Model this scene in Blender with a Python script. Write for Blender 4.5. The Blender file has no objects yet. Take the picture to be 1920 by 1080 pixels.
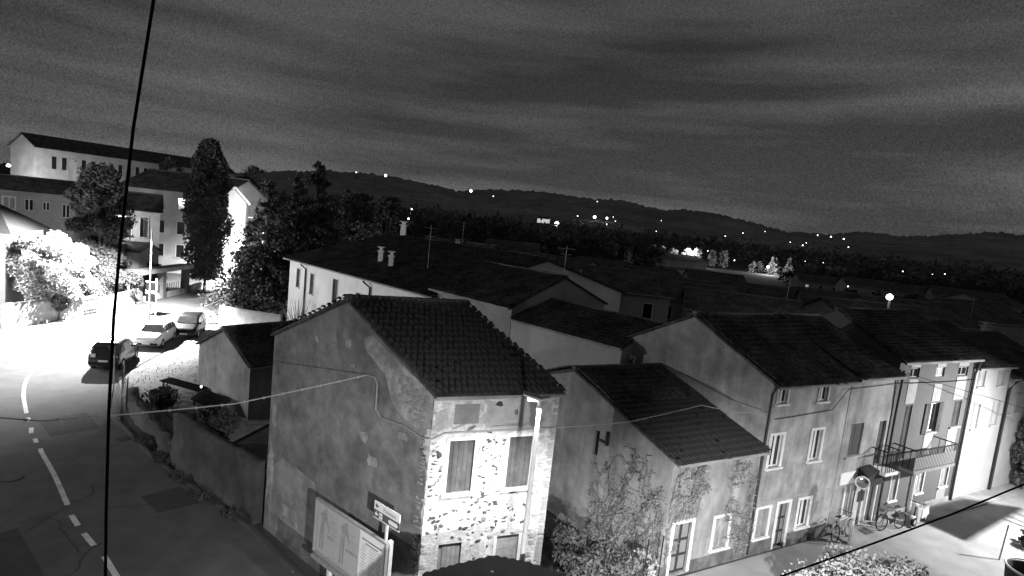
import bpy, bmesh, math, random
import numpy as np
from mathutils import Vector, Matrix
random.seed(7); RNG = np.random.default_rng(7)
S = bpy.context.scene; COL = S.collection
# ---------------------------------------------------------------- camera
CAMH = 12.0; FPX = 1080.0
PT = math.radians(6.34); RL = math.radians(6.0)
fw = Vector((0, math.cos(PT), -math.sin(PT))); r0 = Vector((1, 0, 0)); u0 = Vector((0, math.sin(PT), math.cos(PT)))
cr = r0*math.cos(RL) + u0*math.sin(RL); cu = u0*math.cos(RL) - r0*math.sin(RL)
cam_d = bpy.data.cameras.new('camera'); cam = bpy.data.objects.new('camera', cam_d); COL.objects.link(cam)
mw = Matrix((cr, cu, -fw)).transposed().to_4x4(); mw.translation = Vector((0, 0, CAMH)); cam.matrix_world = mw
cam_d.sensor_width = 36; cam_d.lens = 36*FPX/1920; cam_d.clip_start = .05; cam_d.clip_end = 9000
S.camera = cam
# ---------------------------------------------------------------- night sky
W = bpy.data.worlds.new('World'); S.world = W; W.use_nodes = True
nt = W.node_tree; nt.nodes.clear()
def N(t, **k):
    n = nt.nodes.new(t)
    for a, b in k.items(): setattr(n, a, b)
    return n
tc = N('ShaderNodeTexCoord'); mp = N('ShaderNodeMapping'); mp.inputs['Scale'].default_value = (.9, .9, 8.5)
mp.inputs['Location'].default_value = (3.1, .4, .35)
n1 = N('ShaderNodeTexNoise'); n1.inputs['Scale'].default_value = 1.3; n1.inputs['Detail'].default_value = 5; n1.inputs['Roughness'].default_value = .52
rp = N('ShaderNodeValToRGB'); rp.color_ramp.elements[0].position = .36; rp.color_ramp.elements[1].position = .62
rp.color_ramp.elements[0].color = (.022,)*3 + (1,); rp.color_ramp.elements[1].color = (.066,)*3 + (1,)
bg = N('ShaderNodeBackground'); bg.inputs['Strength'].default_value = 1.5
wo = N('ShaderNodeOutputWorld'); L = nt.links.new
mp.inputs['Rotation'].default_value = (0, math.radians(3), 0)
L(tc.outputs['Generated'], mp.inputs['Vector']); L(mp.outputs['Vector'], n1.inputs['Vector'])
L(n1.outputs['Fac'], rp.inputs['Fac'])
n2 = N('ShaderNodeTexNoise'); n2.inputs['Scale'].default_value = 420; n2.inputs['Detail'].default_value = 1
L(tc.outputs['Generated'], n2.inputs['Vector'])
mr = N('ShaderNodeMapRange'); mr.inputs['From Min'].default_value = .25; mr.inputs['From Max'].default_value = .75
mr.inputs['To Min'].default_value = .7; mr.inputs['To Max'].default_value = 1.3; L(n2.outputs['Fac'], mr.inputs['Value'])
sx = N('ShaderNodeSeparateXYZ'); L(tc.outputs['Generated'], sx.inputs[0]); hz = N('ShaderNodeMapRange'); hz.interpolation_type = 'SMOOTHSTEP'
for a_, b_ in (('From Min', 0.), ('From Max', .36), ('To Min', 1.75), ('To Max', .82)): hz.inputs[a_].default_value = b_
ax_ = N('ShaderNodeMath', operation='MULTIPLY'); L(sx.outputs['X'], ax_.inputs[0]); ax_.inputs[1].default_value = -.09; az_ = N('ShaderNodeMath', operation='ADD'); L(sx.outputs['Z'], az_.inputs[0]); L(ax_.outputs[0], az_.inputs[1])
L(az_.outputs[0], hz.inputs['Value']); mh = N('ShaderNodeVectorMath', operation='SCALE'); L(rp.outputs['Color'], mh.inputs[0]); L(hz.outputs['Result'], mh.inputs['Scale'])   # glow of the towns low in the sky
mu = N('ShaderNodeVectorMath', operation='SCALE'); L(mh.outputs['Vector'], mu.inputs[0]); L(mr.outputs['Result'], mu.inputs['Scale'])
L(mu.outputs['Vector'], bg.inputs['Color']); L(bg.outputs['Background'], wo.inputs['Surface'])
S.view_settings.view_transform = 'Standard'; S.view_settings.look = 'None'; S.view_settings.exposure = 0; S.view_settings.gamma = 1
S.view_settings.use_curve_mapping = False
S.cycles.use_denoising = True; S.cycles.max_bounces = 5; S.cycles.diffuse_bounces = 2; S.cycles.glossy_bounces = 2; S.cycles.transparent_max_bounces = 6
S.cycles.sample_clamp_indirect = 3
# the lamps: name -> (position, aim, power, full cone degrees, blend, radius)
LAMPS = dict(
    road=((-32.9, 48.6, 9.0), (-35.6, 46.9, 0), 120000, 148, .38, .12),
    far_road=((-35.2, 76.0, 9.0), (-36.6, 77.0, 0), 60000, 150, .9, .15),
    house=((.95, 13.4, 7.85), (.95, 12.9, 0), 6200, 134, .75, .10),
    near_street=((5.4, 6.2, 6.0), (9.6, 20.0, -1.2), 26000, 62, 1.0, .12),
    yard=((2.2, 2.6, 7.4), (-3.4, 15.8, .9), 12500, 72, 1.0, .12),
    street=((28.3, 22.9, 7.6), (22.5, 25.8, 0), 19000, 138, 1.0, .2),
    wing=((-34.2, 79.0, 10.6), (-40, 80, 8), 6500, 176, .3, .12),  # added out of sight behind the conifers to brighten the gabled wing
    plaza=((-45.5, 37.5, 8.0), (-43, 42, 2), 16000, 165, .4, .12),
    west=((-52, 22, 10), (-20, 38, 2), 30000, 170, .4, .15),
    court=((-93, 102.5, 9.5), (-90, 118, 10), 20000, 178, .3, .15),
    villa=((-46.3, 61.5, 7.6), (-46, 70, 5), 3200, 178, .3, .12),  # added out of sight behind the evergreens to brighten block and villa
)
# ---------------------------------------------------------------- materials (all neutral greys: the camera sees no colour)
MATS = {}
def M(name, v, rough=.85, var=.12, sc=3.0, bump=.15, bsc=30.0, stain=0, ssc=.7, spec=.3, metal=0, streak=0, trans=0):
    if name in MATS: return MATS[name]
    m = bpy.data.materials.new(name); m.use_nodes = True; t = m.node_tree; nd = t.nodes; b = nd['Principled BSDF']; lk = t.links.new
    b.inputs['Roughness'].default_value = rough; b.inputs['Specular IOR Level'].default_value = spec; b.inputs['Metallic'].default_value = metal
    c = nd.new('ShaderNodeTexCoord')
    def noise(s, det=6, vec=None):
        n = nd.new('ShaderNodeTexNoise'); n.inputs['Scale'].default_value = s; n.inputs['Detail'].default_value = det
        n.inputs['Roughness'].default_value = .62; lk(vec or c.outputs['Object'], n.inputs['Vector']); return n.outputs['Fac']
    def rng(f, a, bb, lo=.3, hi=.7):
        r = nd.new('ShaderNodeMapRange'); r.inputs['From Min'].default_value = lo; r.inputs['From Max'].default_value = hi
        r.inputs['To Min'].default_value = a; r.inputs['To Max'].default_value = bb; lk(f, r.inputs['Value']); return r.outputs['Result']
    def mul(a, bb):
        q = nd.new('ShaderNodeMath'); q.operation = 'MULTIPLY'; lk(a, q.inputs[0])
        if isinstance(bb, float): q.inputs[1].default_value = bb
        else: lk(bb, q.inputs[1])
        return q.outputs[0]
    val = mul(rng(noise(sc), 1-var, 1+var), float(v))
    if stain: val = mul(val, rng(noise(ssc, 8), 1-stain, 1+stain*.5, .38, .62))
    if streak:
        mpn = nd.new('ShaderNodeMapping'); mpn.inputs['Scale'].default_value = (2.3, 2.3, .45); lk(c.outputs['Object'], mpn.inputs['Vector'])
        val = mul(val, rng(noise(1.0, 5, mpn.outputs['Vector']), 1-streak, 1+streak*.3, .3, .65))
    cc = nd.new('ShaderNodeCombineColor')
    for k in range(3): lk(val, cc.inputs[k])
    lk(cc.outputs['Color'], b.inputs['Base Color'])
    if bump:
        bp = nd.new('ShaderNodeBump'); bp.inputs['Strength'].default_value = bump; bp.inputs['Distance'].default_value = .02
        lk(noise(bsc, 4), bp.inputs['Height']); lk(bp.outputs['Normal'], b.inputs['Normal'])
    MATS[name] = m; return m
def EM(name, v, strength):
    m = bpy.data.materials.new(name); m.use_nodes = True; t = m.node_tree; t.nodes.clear()
    e = t.nodes.new('ShaderNodeEmission'); o = t.nodes.new('ShaderNodeOutputMaterial')
    e.inputs['Color'].default_value = (v, v, v, 1); e.inputs['Strength'].default_value = strength
    t.links.new(e.outputs[0], o.inputs[0]); m.cycles.emission_sampling = 'NONE'; MATS[name] = m; return m
asphalt = M('asphalt', .095, .9, .18, 1.2, .4, 90, .18, .25)
earth = M('earth', .06, .95, .3, .6, .4, 12)
grassm = M('grass', .22, .95, .3, 2, .4, 30)
paint = M('road_paint', .6, .7, .2, 6, .1, 60, .25, 2)
concrete = M('concrete', .33, .9, .15, 2, .25, 40, .25, .6)
tilem = M('roof_tile', .095, 1, .6, 6, .2, 40, .45, .9, spec=.05)
tilel = M('ridge_tile', .12, .9, .3, 7, .2, 40)
wood = M('old_wood', .085, .85, .25, 5, .25, 60, .2, 1.5, streak=.45)
woodl = M('pale_wood', .33, .85, .2, 5, .25, 60, .2, 1.5, streak=.35)
plold = M('old_plaster', .20, .95, .2, 2.2, .35, 25, .35, .55)
plrub = M('rubble_mortar', .55, .95, .32, 9, .8, 14, .25, 1.8)
brickm = M('old_brick', .40, .95, .3, 4, .3, 40)
stonem = M('dark_stone', .06, .9, .45, 3, .3, 20)
plivy = M('ivy_house_plaster', .33, .95, .15, 2, .3, 25, .3, .6, streak=.3)
plh1 = M('grey_plaster', .36, .95, .12, 2, .25, 30, .28, .5, streak=.3)
plh2 = M('white_plaster', .36, .95, .1, 2, .2, 30, .4, .4, streak=.3)
plbrown = M('dark_facade_plaster', .12, .9, .08, 2, .15, 40)
plwhite = M('clean_white_plaster', .45, .9, .06, 1.5, .12, 40, .08, .4)
plfar = M('pale_far_plaster', .5, .9, .12, .6, .1, 10, .15, .15)
plfar2 = M('stained_far_plaster', .40, .9, .12, .6, .1, 10, .25, .2)
trim = M('pale_trim', .66, .8, .1, 4, .1, 40)
darkm = M('dark_paint', .035, .6, .2, 6, .1, 40)
ironm = M('dark_iron', .03, .5, .2, 10, .1, 60, metal=.3)
steel = M('galvanised_steel', .45, .5, .15, 8, .1, 60, metal=.5)
glass = M('window_glass', .02, .08, .2, 2, 0, 1, spec=.6)
rubber = M('rubber', .018, .8, .2, 10, .1, 60)
cablem = M('black_cable', .004, .9, .1, 10, 0, spec=.05)
cableg = M('grey_cable', .42, .7, .2, 10, 0)
leafd = M('dark_foliage', .07, .9, .4, 1.3, 0)
leafm = M('foliage', .13, .9, .35, 1.5, 0)
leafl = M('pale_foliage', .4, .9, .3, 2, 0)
barkm = M('bark', .10, .95, .3, 6, .4, 30)
hillm = M('wooded_hill', .24, 1, .4, .02, 0, 1, .3, .004)
carblack = M('dark_car_paint', .03, .25, .1, 3, 0, spec=.6)
carwhite = M('white_car_paint', .75, .25, .05, 3, 0, spec=.6)
cardark = M('grey_car_paint', .005, .4, .1, 3, 0, spec=.15)
chrome = M('bright_metal', .7, .15, .05, 3, 0, metal=1)
lampw = M('lamp_lens', .8, .3, .05, 3, 0)
paper = M('poster_paper', .42, .8, .08, 2, 0)
paperw = M('white_paper', .78, .8, .05, 2, 0)
ink = M('printed_ink', .10, .8, .2, 5, 0)
inkl = M('pale_ink', .30, .8, .2, 5, 0)
glow = EM('lamp_glow', 1, 6); glows = EM('window_glow', .9, 1.0)
# ---------------------------------------------------------------- builders
OFF = {}
class MB:
    def __init__(s): s.v = []; s.f = []
    def face(s, pts):
        i = len(s.v); s.v += [tuple(p) for p in pts]; s.f.append(tuple(range(i, i+len(pts)))); return s
    def hexa(s, p):   # 8 points: bottom 4 then top 4
        i = len(s.v); s.v += [tuple(q) for q in p]
        s.f += [tuple(i+k for k in q) for q in ((3, 2, 1, 0), (4, 5, 6, 7), (0, 1, 5, 4), (1, 2, 6, 5), (2, 3, 7, 6), (3, 0, 4, 7))]; return s
    def box(s, x0, x1, y0, y1, z0, z1):
        return s.hexa([(x0, y0, z0), (x1, y0, z0), (x1, y1, z0), (x0, y1, z0), (x0, y0, z1), (x1, y0, z1), (x1, y1, z1), (x0, y1, z1)])
    def tube(s, pts, r, n=6, cap=True):
        pts = [Vector(p) for p in pts]; rs = r if isinstance(r, (list, tuple)) else [r]*len(pts); base = len(s.v)
        for k, p in enumerate(pts):
            d = (pts[min(k+1, len(pts)-1)]-pts[max(k-1, 0)]).normalized()
            a = d.cross(Vector((0, 0, 1)) if abs(d.z) < .9 else Vector((1, 0, 0))).normalized(); b = d.cross(a)
            for j in range(n):
                t = 2*math.pi*j/n; s.v.append(tuple(p+(a*math.cos(t)+b*math.sin(t))*rs[k]))
        for k in range(len(pts)-1):
            for j in range(n):
                a = base+k*n+j; b = base+k*n+(j+1) % n; s.f.append((a, b, b+n, a+n))
        if cap: s.f.append(tuple(base+j for j in range(n))[::-1]); s.f.append(tuple(base+(len(pts)-1)*n+j for j in range(n)))
        return s
    def bar(s, a, b, w, h):
        a = Vector(a); b = Vector(b); d = (b-a).normalized(); x = d.cross(Vector((0, 0, 1)) if abs(d.z) < .95 else Vector((0, 1, 0))).normalized()*w/2; y = x.cross(d).normalized()*h/2
        return s.hexa([a-x-y, a+x-y, b+x-y, b-x-y, a-x+y, a+x+y, b+x+y, b-x+y])
    def lathe(s, c, prof, n=12, ax=(0, 0, 1)):
        c = Vector(c); ax = Vector(ax).normalized(); a = ax.orthogonal().normalized(); b = ax.cross(a); base = len(s.v)
        for r, h in prof:
            for j in range(n):
                t = 2*math.pi*j/n; s.v.append(tuple(c+ax*h+(a*math.cos(t)+b*math.sin(t))*r))
        for k in range(len(prof)-1):
            for j in range(n):
                q = base+k*n+j; w = base+k*n+(j+1) % n; s.f.append((q, w, w+n, q+n))
        s.f.append(tuple(base+j for j in range(n))[::-1]); s.f.append(tuple(base+(len(prof)-1)*n+j for j in range(n))); return s
    def prism(s, pts, d):   # polygon pts extruded by vector d
        pts = [Vector(p) for p in pts]; d = Vector(d); n = len(pts); i = len(s.v)
        s.v += [tuple(p) for p in pts]+[tuple(p+d) for p in pts]
        s.f.append(tuple(range(i, i+n))[::-1]); s.f.append(tuple(range(i+n, i+2*n)))
        for k in range(n): s.f.append((i+k, i+(k+1) % n, i+n+(k+1) % n, i+n+k))
        return s
    def build(s, name, mat, parent=None, smooth=False):
        me = bpy.data.meshes.new(name); off = OFF.get(parent.name, (0, 0, 0)) if parent else (0, 0, 0)
        me.from_pydata([(a-off[0], b-off[1], c-off[2]) for a, b, c in s.v], [], s.f)
        me.materials.append(mat); me.validate()
        bm = bmesh.new(); bm.from_mesh(me); bmesh.ops.recalc_face_normals(bm, faces=bm.faces); bm.to_mesh(me); bm.free()
        if smooth: me.shade_smooth()
        return link(name, me, parent)
def link(name, me, parent=None):
    o = bpy.data.objects.new(name, me); COL.objects.link(o)
    if parent: o.parent = parent; OFF[o.name] = OFF.get(parent.name, (0, 0, 0))
    return o
def tag(o, label, cat, group=None, kind=None):
    o['label'] = label; o['category'] = cat
    if group: o['group'] = group
    if kind: o['kind'] = kind
    return o
def struct(o): o['kind'] = 'structure'; return o
def thing(name, label, cat, loc=(0, 0, 0), group=None, rz=0):
    o = bpy.data.objects.new(name, None); COL.objects.link(o); o.empty_display_size = .2
    o.location = loc; o.rotation_euler = (0, 0, rz); OFF[o.name] = (0, 0, 0) if rz else tuple(loc)
    return tag(o, label, cat, group)
def local(name, label, cat, group=None):
    return thing(name, label, cat, (0, 0, 0), group)
def copy_tree(o, parent=None):
    c = o.copy(); COL.objects.link(c); c.parent = parent
    for ch in o.children: copy_tree(ch, c)
    return c
def mesh_np(name, v, f, mat, parent=None):   # v (N,3), f (M,4)
    off = OFF.get(parent.name, (0, 0, 0)) if parent else (0, 0, 0)
    me = bpy.data.meshes.new(name); v = np.asarray(v, float)-np.array(off); f = np.asarray(f)
    me.vertices.add(len(v)); me.vertices.foreach_set('co', v.astype(np.float32).ravel())
    me.loops.add(f.size); me.loops.foreach_set('vertex_index', f.astype(np.int32).ravel())
    me.polygons.add(len(f)); me.polygons.foreach_set('loop_start', np.arange(0, f.size, f.shape[1], dtype=np.int32))
    me.update(calc_edges=True); me.materials.append(mat)
    return link(name, me, parent)
def v2(p): return Vector((p[0], p[1]))
def V3(p, z): return Vector((p[0], p[1], z))
class Wall:   # vertical wall from p to q (plan), outward = right-hand side
    def __init__(s, p, q):
        s.p = v2(p); s.q = v2(q); s.L = (s.q-s.p).length; s.d = (s.q-s.p).normalized(); s.n = Vector((s.d.y, -s.d.x))
    def __call__(s, u, z, o=0.): c = s.p+s.d*u+s.n*o; return Vector((c.x, c.y, z))
    def box(s, mb, u0, u1, z0, z1, o0, o1):
        return mb.hexa([s(u0, z0, o0), s(u1, z0, o0), s(u1, z0, o1), s(u0, z0, o1), s(u0, z1, o0), s(u1, z1, o0), s(u1, z1, o1), s(u0, z1, o1)])
    def mesh(s, mb, z0, z1, ops=(), depth=.2):
        us = sorted({0, s.L, *[k for o in ops for k in o[:2]]}); zs = sorted({z0, z1, *[k for o in ops for k in o[2:4]]})
        for a, b in zip(us, us[1:]):
            for c, d in zip(zs, zs[1:]):
                if any(o[0] <= a+1e-6 and b <= o[1]+1e-6 and o[2] <= c+1e-6 and d <= o[3]+1e-6 for o in ops): continue
                mb.face([s(a, c), s(b, c), s(b, d), s(a, d)])
        for o in ops:
            a, b, c, d = o[:4]; e = -depth
            mb.face([s(a, c), s(a, c, e), s(a, d, e), s(a, d)]); mb.face([s(b, c), s(b, d), s(b, d, e), s(b, c, e)])
            mb.face([s(a, d), s(a, d, e), s(b, d, e), s(b, d)]); mb.face([s(a, c), s(b, c), s(b, c, e), s(a, c, e)])
            mb.face([s(a, c, e), s(b, c, e), s(b, d, e), s(a, d, e)])
def window(root, w, op, style='casement', surround=trim, sw=.09, pane=glass, leaf=None, sill=True):
    a, b, c, d = op[:4]; mb = MB()
    if surround:
        w.box(mb, a-sw, a-.003, c, d, -.02, .035); w.box(mb, b+.003, b+sw, c, d, -.02, .035); w.box(mb, a-sw, b+sw, d+.003, d+sw, -.02, .04)
        if not sill: w.box(mb, a-sw, b+sw, c-sw, c-.003, -.02, .035)
    else: w.box(mb, a, b, d-.03, d, -.15, -.1)
    o = mb.build('window' if style not in ('door', 'panel_door') else 'door', surround or leaf or trim, root)
    if sill and style not in ('door', 'panel_door'): w.box(MB(), a-sw-.04, b+sw+.04, c-.08, c-.003, -.02, .1).build('sill', surround or concrete, o)
    if style == 'casement':
        mb = MB(); t = .05; m = (a+b)/2
        for x0, x1 in ((a+.002, m-.001), (m+.001, b-.002)):
            w.box(mb, x0, x0+t, c+.002, d-.002, -.13, -.08); w.box(mb, x1-t, x1, c+.002, d-.002, -.13, -.08)
            w.box(mb, x0+t, x1-t, c+.002, c+.06, -.13, -.08); w.box(mb, x0+t, x1-t, d-.06, d-.002, -.13, -.08)
        mb.build('casement', leaf or trim, o)
        for x0, x1 in ((a+.05, m-.05), (m+.05, b-.05)): w.box(MB(), x0, x1, c+.06, d-.06, -.115, -.105).build('pane', pane, o)
    elif style == 'shutter':
        m = (a+b)/2
        for x0, x1 in ((a+.004, m-.006), (m+.006, b-.004)):
            mb = MB(); t = .06
            w.box(mb, x0, x0+t, c+.005, d-.005, -.1, -.05); w.box(mb, x1-t, x1, c+.005, d-.005, -.1, -.05)
            w.box(mb, x0+t, x1-t, c+.005, c+.07, -.1, -.05); w.box(mb, x0+t, x1-t, d-.07, d-.005, -.1, -.05)
            z = c+.09
            while z < d-.1:
                mb.hexa([w(x0+t, z, -.09), w(x1-t, z, -.09), w(x1-t, z, -.06), w(x0+t, z, -.06), w(x0+t, z+.05, -.1), w(x1-t, z+.05, -.1), w(x1-t, z+.05, -.075), w(x0+t, z+.05, -.075)]); z += .07
            mb.build('shutter', leaf or wood, o)
    elif style == 'planks':
        n = 5
        for k in range(n):
            x0 = a+.003+(b-a-.006)*k/n; x1 = a+.003+(b-a-.006)*(k+1)/n-.008; e = random.uniform(-.012, .012)
            w.box(MB(), x0, x1, c+.004, d-.004-abs(e), -.1+e, -.06+e).build('plank', leaf or wood, o)
    elif style == 'glass':
        w.box(MB(), a+.004, b-.004, c+.004, d-.004, -.15, -.13).build('pane', pane, o)
    elif style == 'panel_door':
        m = (a+b)/2
        for x0, x1 in ((a+.004, m-.004), (m+.004, b-.004)):
            w.box(MB(), x0, x1, c+.004, d-.004, -.14, -.1).build('leaf', leaf or darkm, o)
            mb = MB(); q = (d-c)
            for z0, z1 in ((.06, .32), (.38, .62), (.68, .95)): w.box(mb, x0+.07, x1-.07, c+q*z0, c+q*z1, -.1, -.085)
            mb.build('panel', M('door_panel', .22, .7), o)
    elif style == 'door':
        w.box(MB(), a+.004, b-.004, c+.004, d-.004, -.14, -.1).build('leaf', leaf or darkm, o)
    return o
# tile: a barrel tile lying along +Y (up the slope), unit length and width 1
def tile_geom(w, l):
    v = []; f = []; n = 4
    for k, (y, r) in enumerate(((0, .5), (1, .42))):
        for j in range(n+1):
            t = math.pi*j/n; v.append((-math.cos(t)*r*w, y*l, math.sin(t)*r*w*.75+(.03 if k == 0 else 0)))
    for j in range(n): f.append((j, j+1, n+2+j, n+1+j))
    return np.array(v), np.array(f)
def roof_side(parent, e0, e1, rr0, rr1, mode='stuff', th=.1, tw=.17, tl=.34, mat=None, limit=300):
    e0, e1, rr0, rr1 = map(Vector, (e0, e1, rr0, rr1)); mat = mat or tilem
    nrm = (e1-e0).cross(rr0-e0).normalized()
    if nrm.z < 0: nrm = -nrm
    MB().hexa([e0-nrm*th, e1-nrm*th, rr1-nrm*th, rr0-nrm*th, e0, e1, rr1, rr0]).build('roof_deck', mat, parent)
    if mode == 'flat': return
    nc = max(2, int((e1-e0).length/tw)); nr = max(2, int((rr0-e0).length/(tl*.85)))
    X = (e1-e0).normalized(); Y = (nrm.cross(X)).normalized()
    if Y.dot(rr0-e0) < 0: Y = -Y
    R = np.array([list(X), list(Y), list(nrm)]).T
    gv, gf = tile_geom(tw, tl); allv = []; allf = []; me = None; cnt = 0
    for j in range(nr):
        for i in range(nc):
            a = (i+.5)/nc; b = j/nr
            P0 = e0*(1-a)+e1*a; P1 = rr0*(1-a)+rr1*a; P = P0*(1-b)+P1*b - Y*(.04+(random.random() < .06)*random.uniform(.03, .12)) + X*random.uniform(-.012, .012) + nrm*(.006+random.uniform(0, .02)+.018*(1+math.sin(i*.31+j*.47))+.012*(1+math.sin(i*.13-j*.29)))
            jit = random.uniform(-.08, .08)
            if mode == 'obj' and cnt < limit:
                if me is None:
                    me = bpy.data.meshes.new('tile'); me.from_pydata([tuple(q) for q in gv], [], [tuple(int(k) for k in q) for q in gf]); me.materials.append(mat); me.shade_smooth()
                o = bpy.data.objects.new('tile', me); COL.objects.link(o); o.parent = parent
                off = Vector(OFF.get(parent.name, (0, 0, 0)))
                m4 = Matrix((X, Y, nrm)).transposed().to_4x4() @ Matrix.Rotation(jit, 4, 'Z'); m4.translation = P-off; o.matrix_local = m4; cnt += 1
            else:
                allf.append(gf+len(gv)*len(allv)); allv.append(gv @ R.T + np.array(P))
    if allv:
        o = mesh_np('tile_field', np.concatenate(allv), np.concatenate(allf), mat, parent); o['kind'] = 'stuff'
def ridge(parent, a, b, r=.13, mat=None):
    a = Vector(a); b = Vector(b); n = max(1, int((b-a).length/.42)); mb = MB()
    for k in range(n):
        p = a.lerp(b, k/n); q = a.lerp(b, (k+1.1)/n); mb.tube([p, q], [r, r*.88], 8)
    o = mb.build('ridge_tiles', mat or tilel, parent); o['kind'] = 'stuff'
def house(name, label, fa, fb, bv, ze, zr, wallm, fops=(), lops=(), rops=(), mode='stuff', ov=.3, rt=.5, z0=-.3, tw=.17, cat='house', group=None, mode2='flat', ovs=.12, rmat=None, hip=0, rdg=True):
    fa = v2(fa); fb = v2(fb); bv = v2(bv); ba = fa+bv; bb = fb+bv
    root = thing(name, label, cat, (fa.x, fa.y, 0), group); mb = MB()
    F = Wall(fa, fb); Lw = Wall(ba, fa); Rw = Wall(fb, bb); Bw = Wall(bb, ba)
    F.mesh(mb, z0, ze, fops); Lw.mesh(mb, z0, ze, lops); Rw.mesh(mb, z0, ze, rops); Bw.mesh(mb, z0, ze)
    ra = fa+bv*rt; rb = fb+bv*rt
    if not hip:
        mb.face([V3(fa, ze), V3(ba, ze), V3(ra, zr)]); mb.face([V3(fb, ze), V3(bb, ze), V3(rb, zr)])
    mb.build('wall', wallm, root)
    roof = MB(); d = F.d; k = ov; bl = bv.length; sl = (zr-ze)/(bl*rt); bd = bv/bl; sl2 = (zr-ze)/(bl*(1-rt))
    e0 = V3(fa-d*ovs-bd*k, ze-sl*k+.1); e1 = V3(fb+d*ovs-bd*k, ze-sl*k+.1)
    q0 = V3(ra-d*ovs+d*hip, zr+.1); q1 = V3(rb+d*ovs-d*hip, zr+.1)
    b0 = V3(ba-d*ovs+bd*k, ze-sl2*k+.1); b1 = V3(bb+d*ovs+bd*k, ze-sl2*k+.1)
    ro = MB().tube([e0+Vector((0, 0, -.06)), e1+Vector((0, 0, -.06))], .06, 6).build('roof', concrete, root)   # the eaves gutter carries the roof group
    roof_side(ro, e0, e1, q0, q1, mode, tw=tw, mat=rmat)
    if mode2: roof_side(ro, b0, b1, q0, q1, mode2, tw=tw, mat=rmat)
    if hip:
        MB().face([e0, q0, b0]).build('roof_deck', rmat or tilem, ro); MB().face([e1, q1, b1]).build('roof_deck', rmat or tilem, ro)
    if rdg: ridge(ro, q0, q1)
    return root, F, Lw, Rw, Bw, ro
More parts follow.
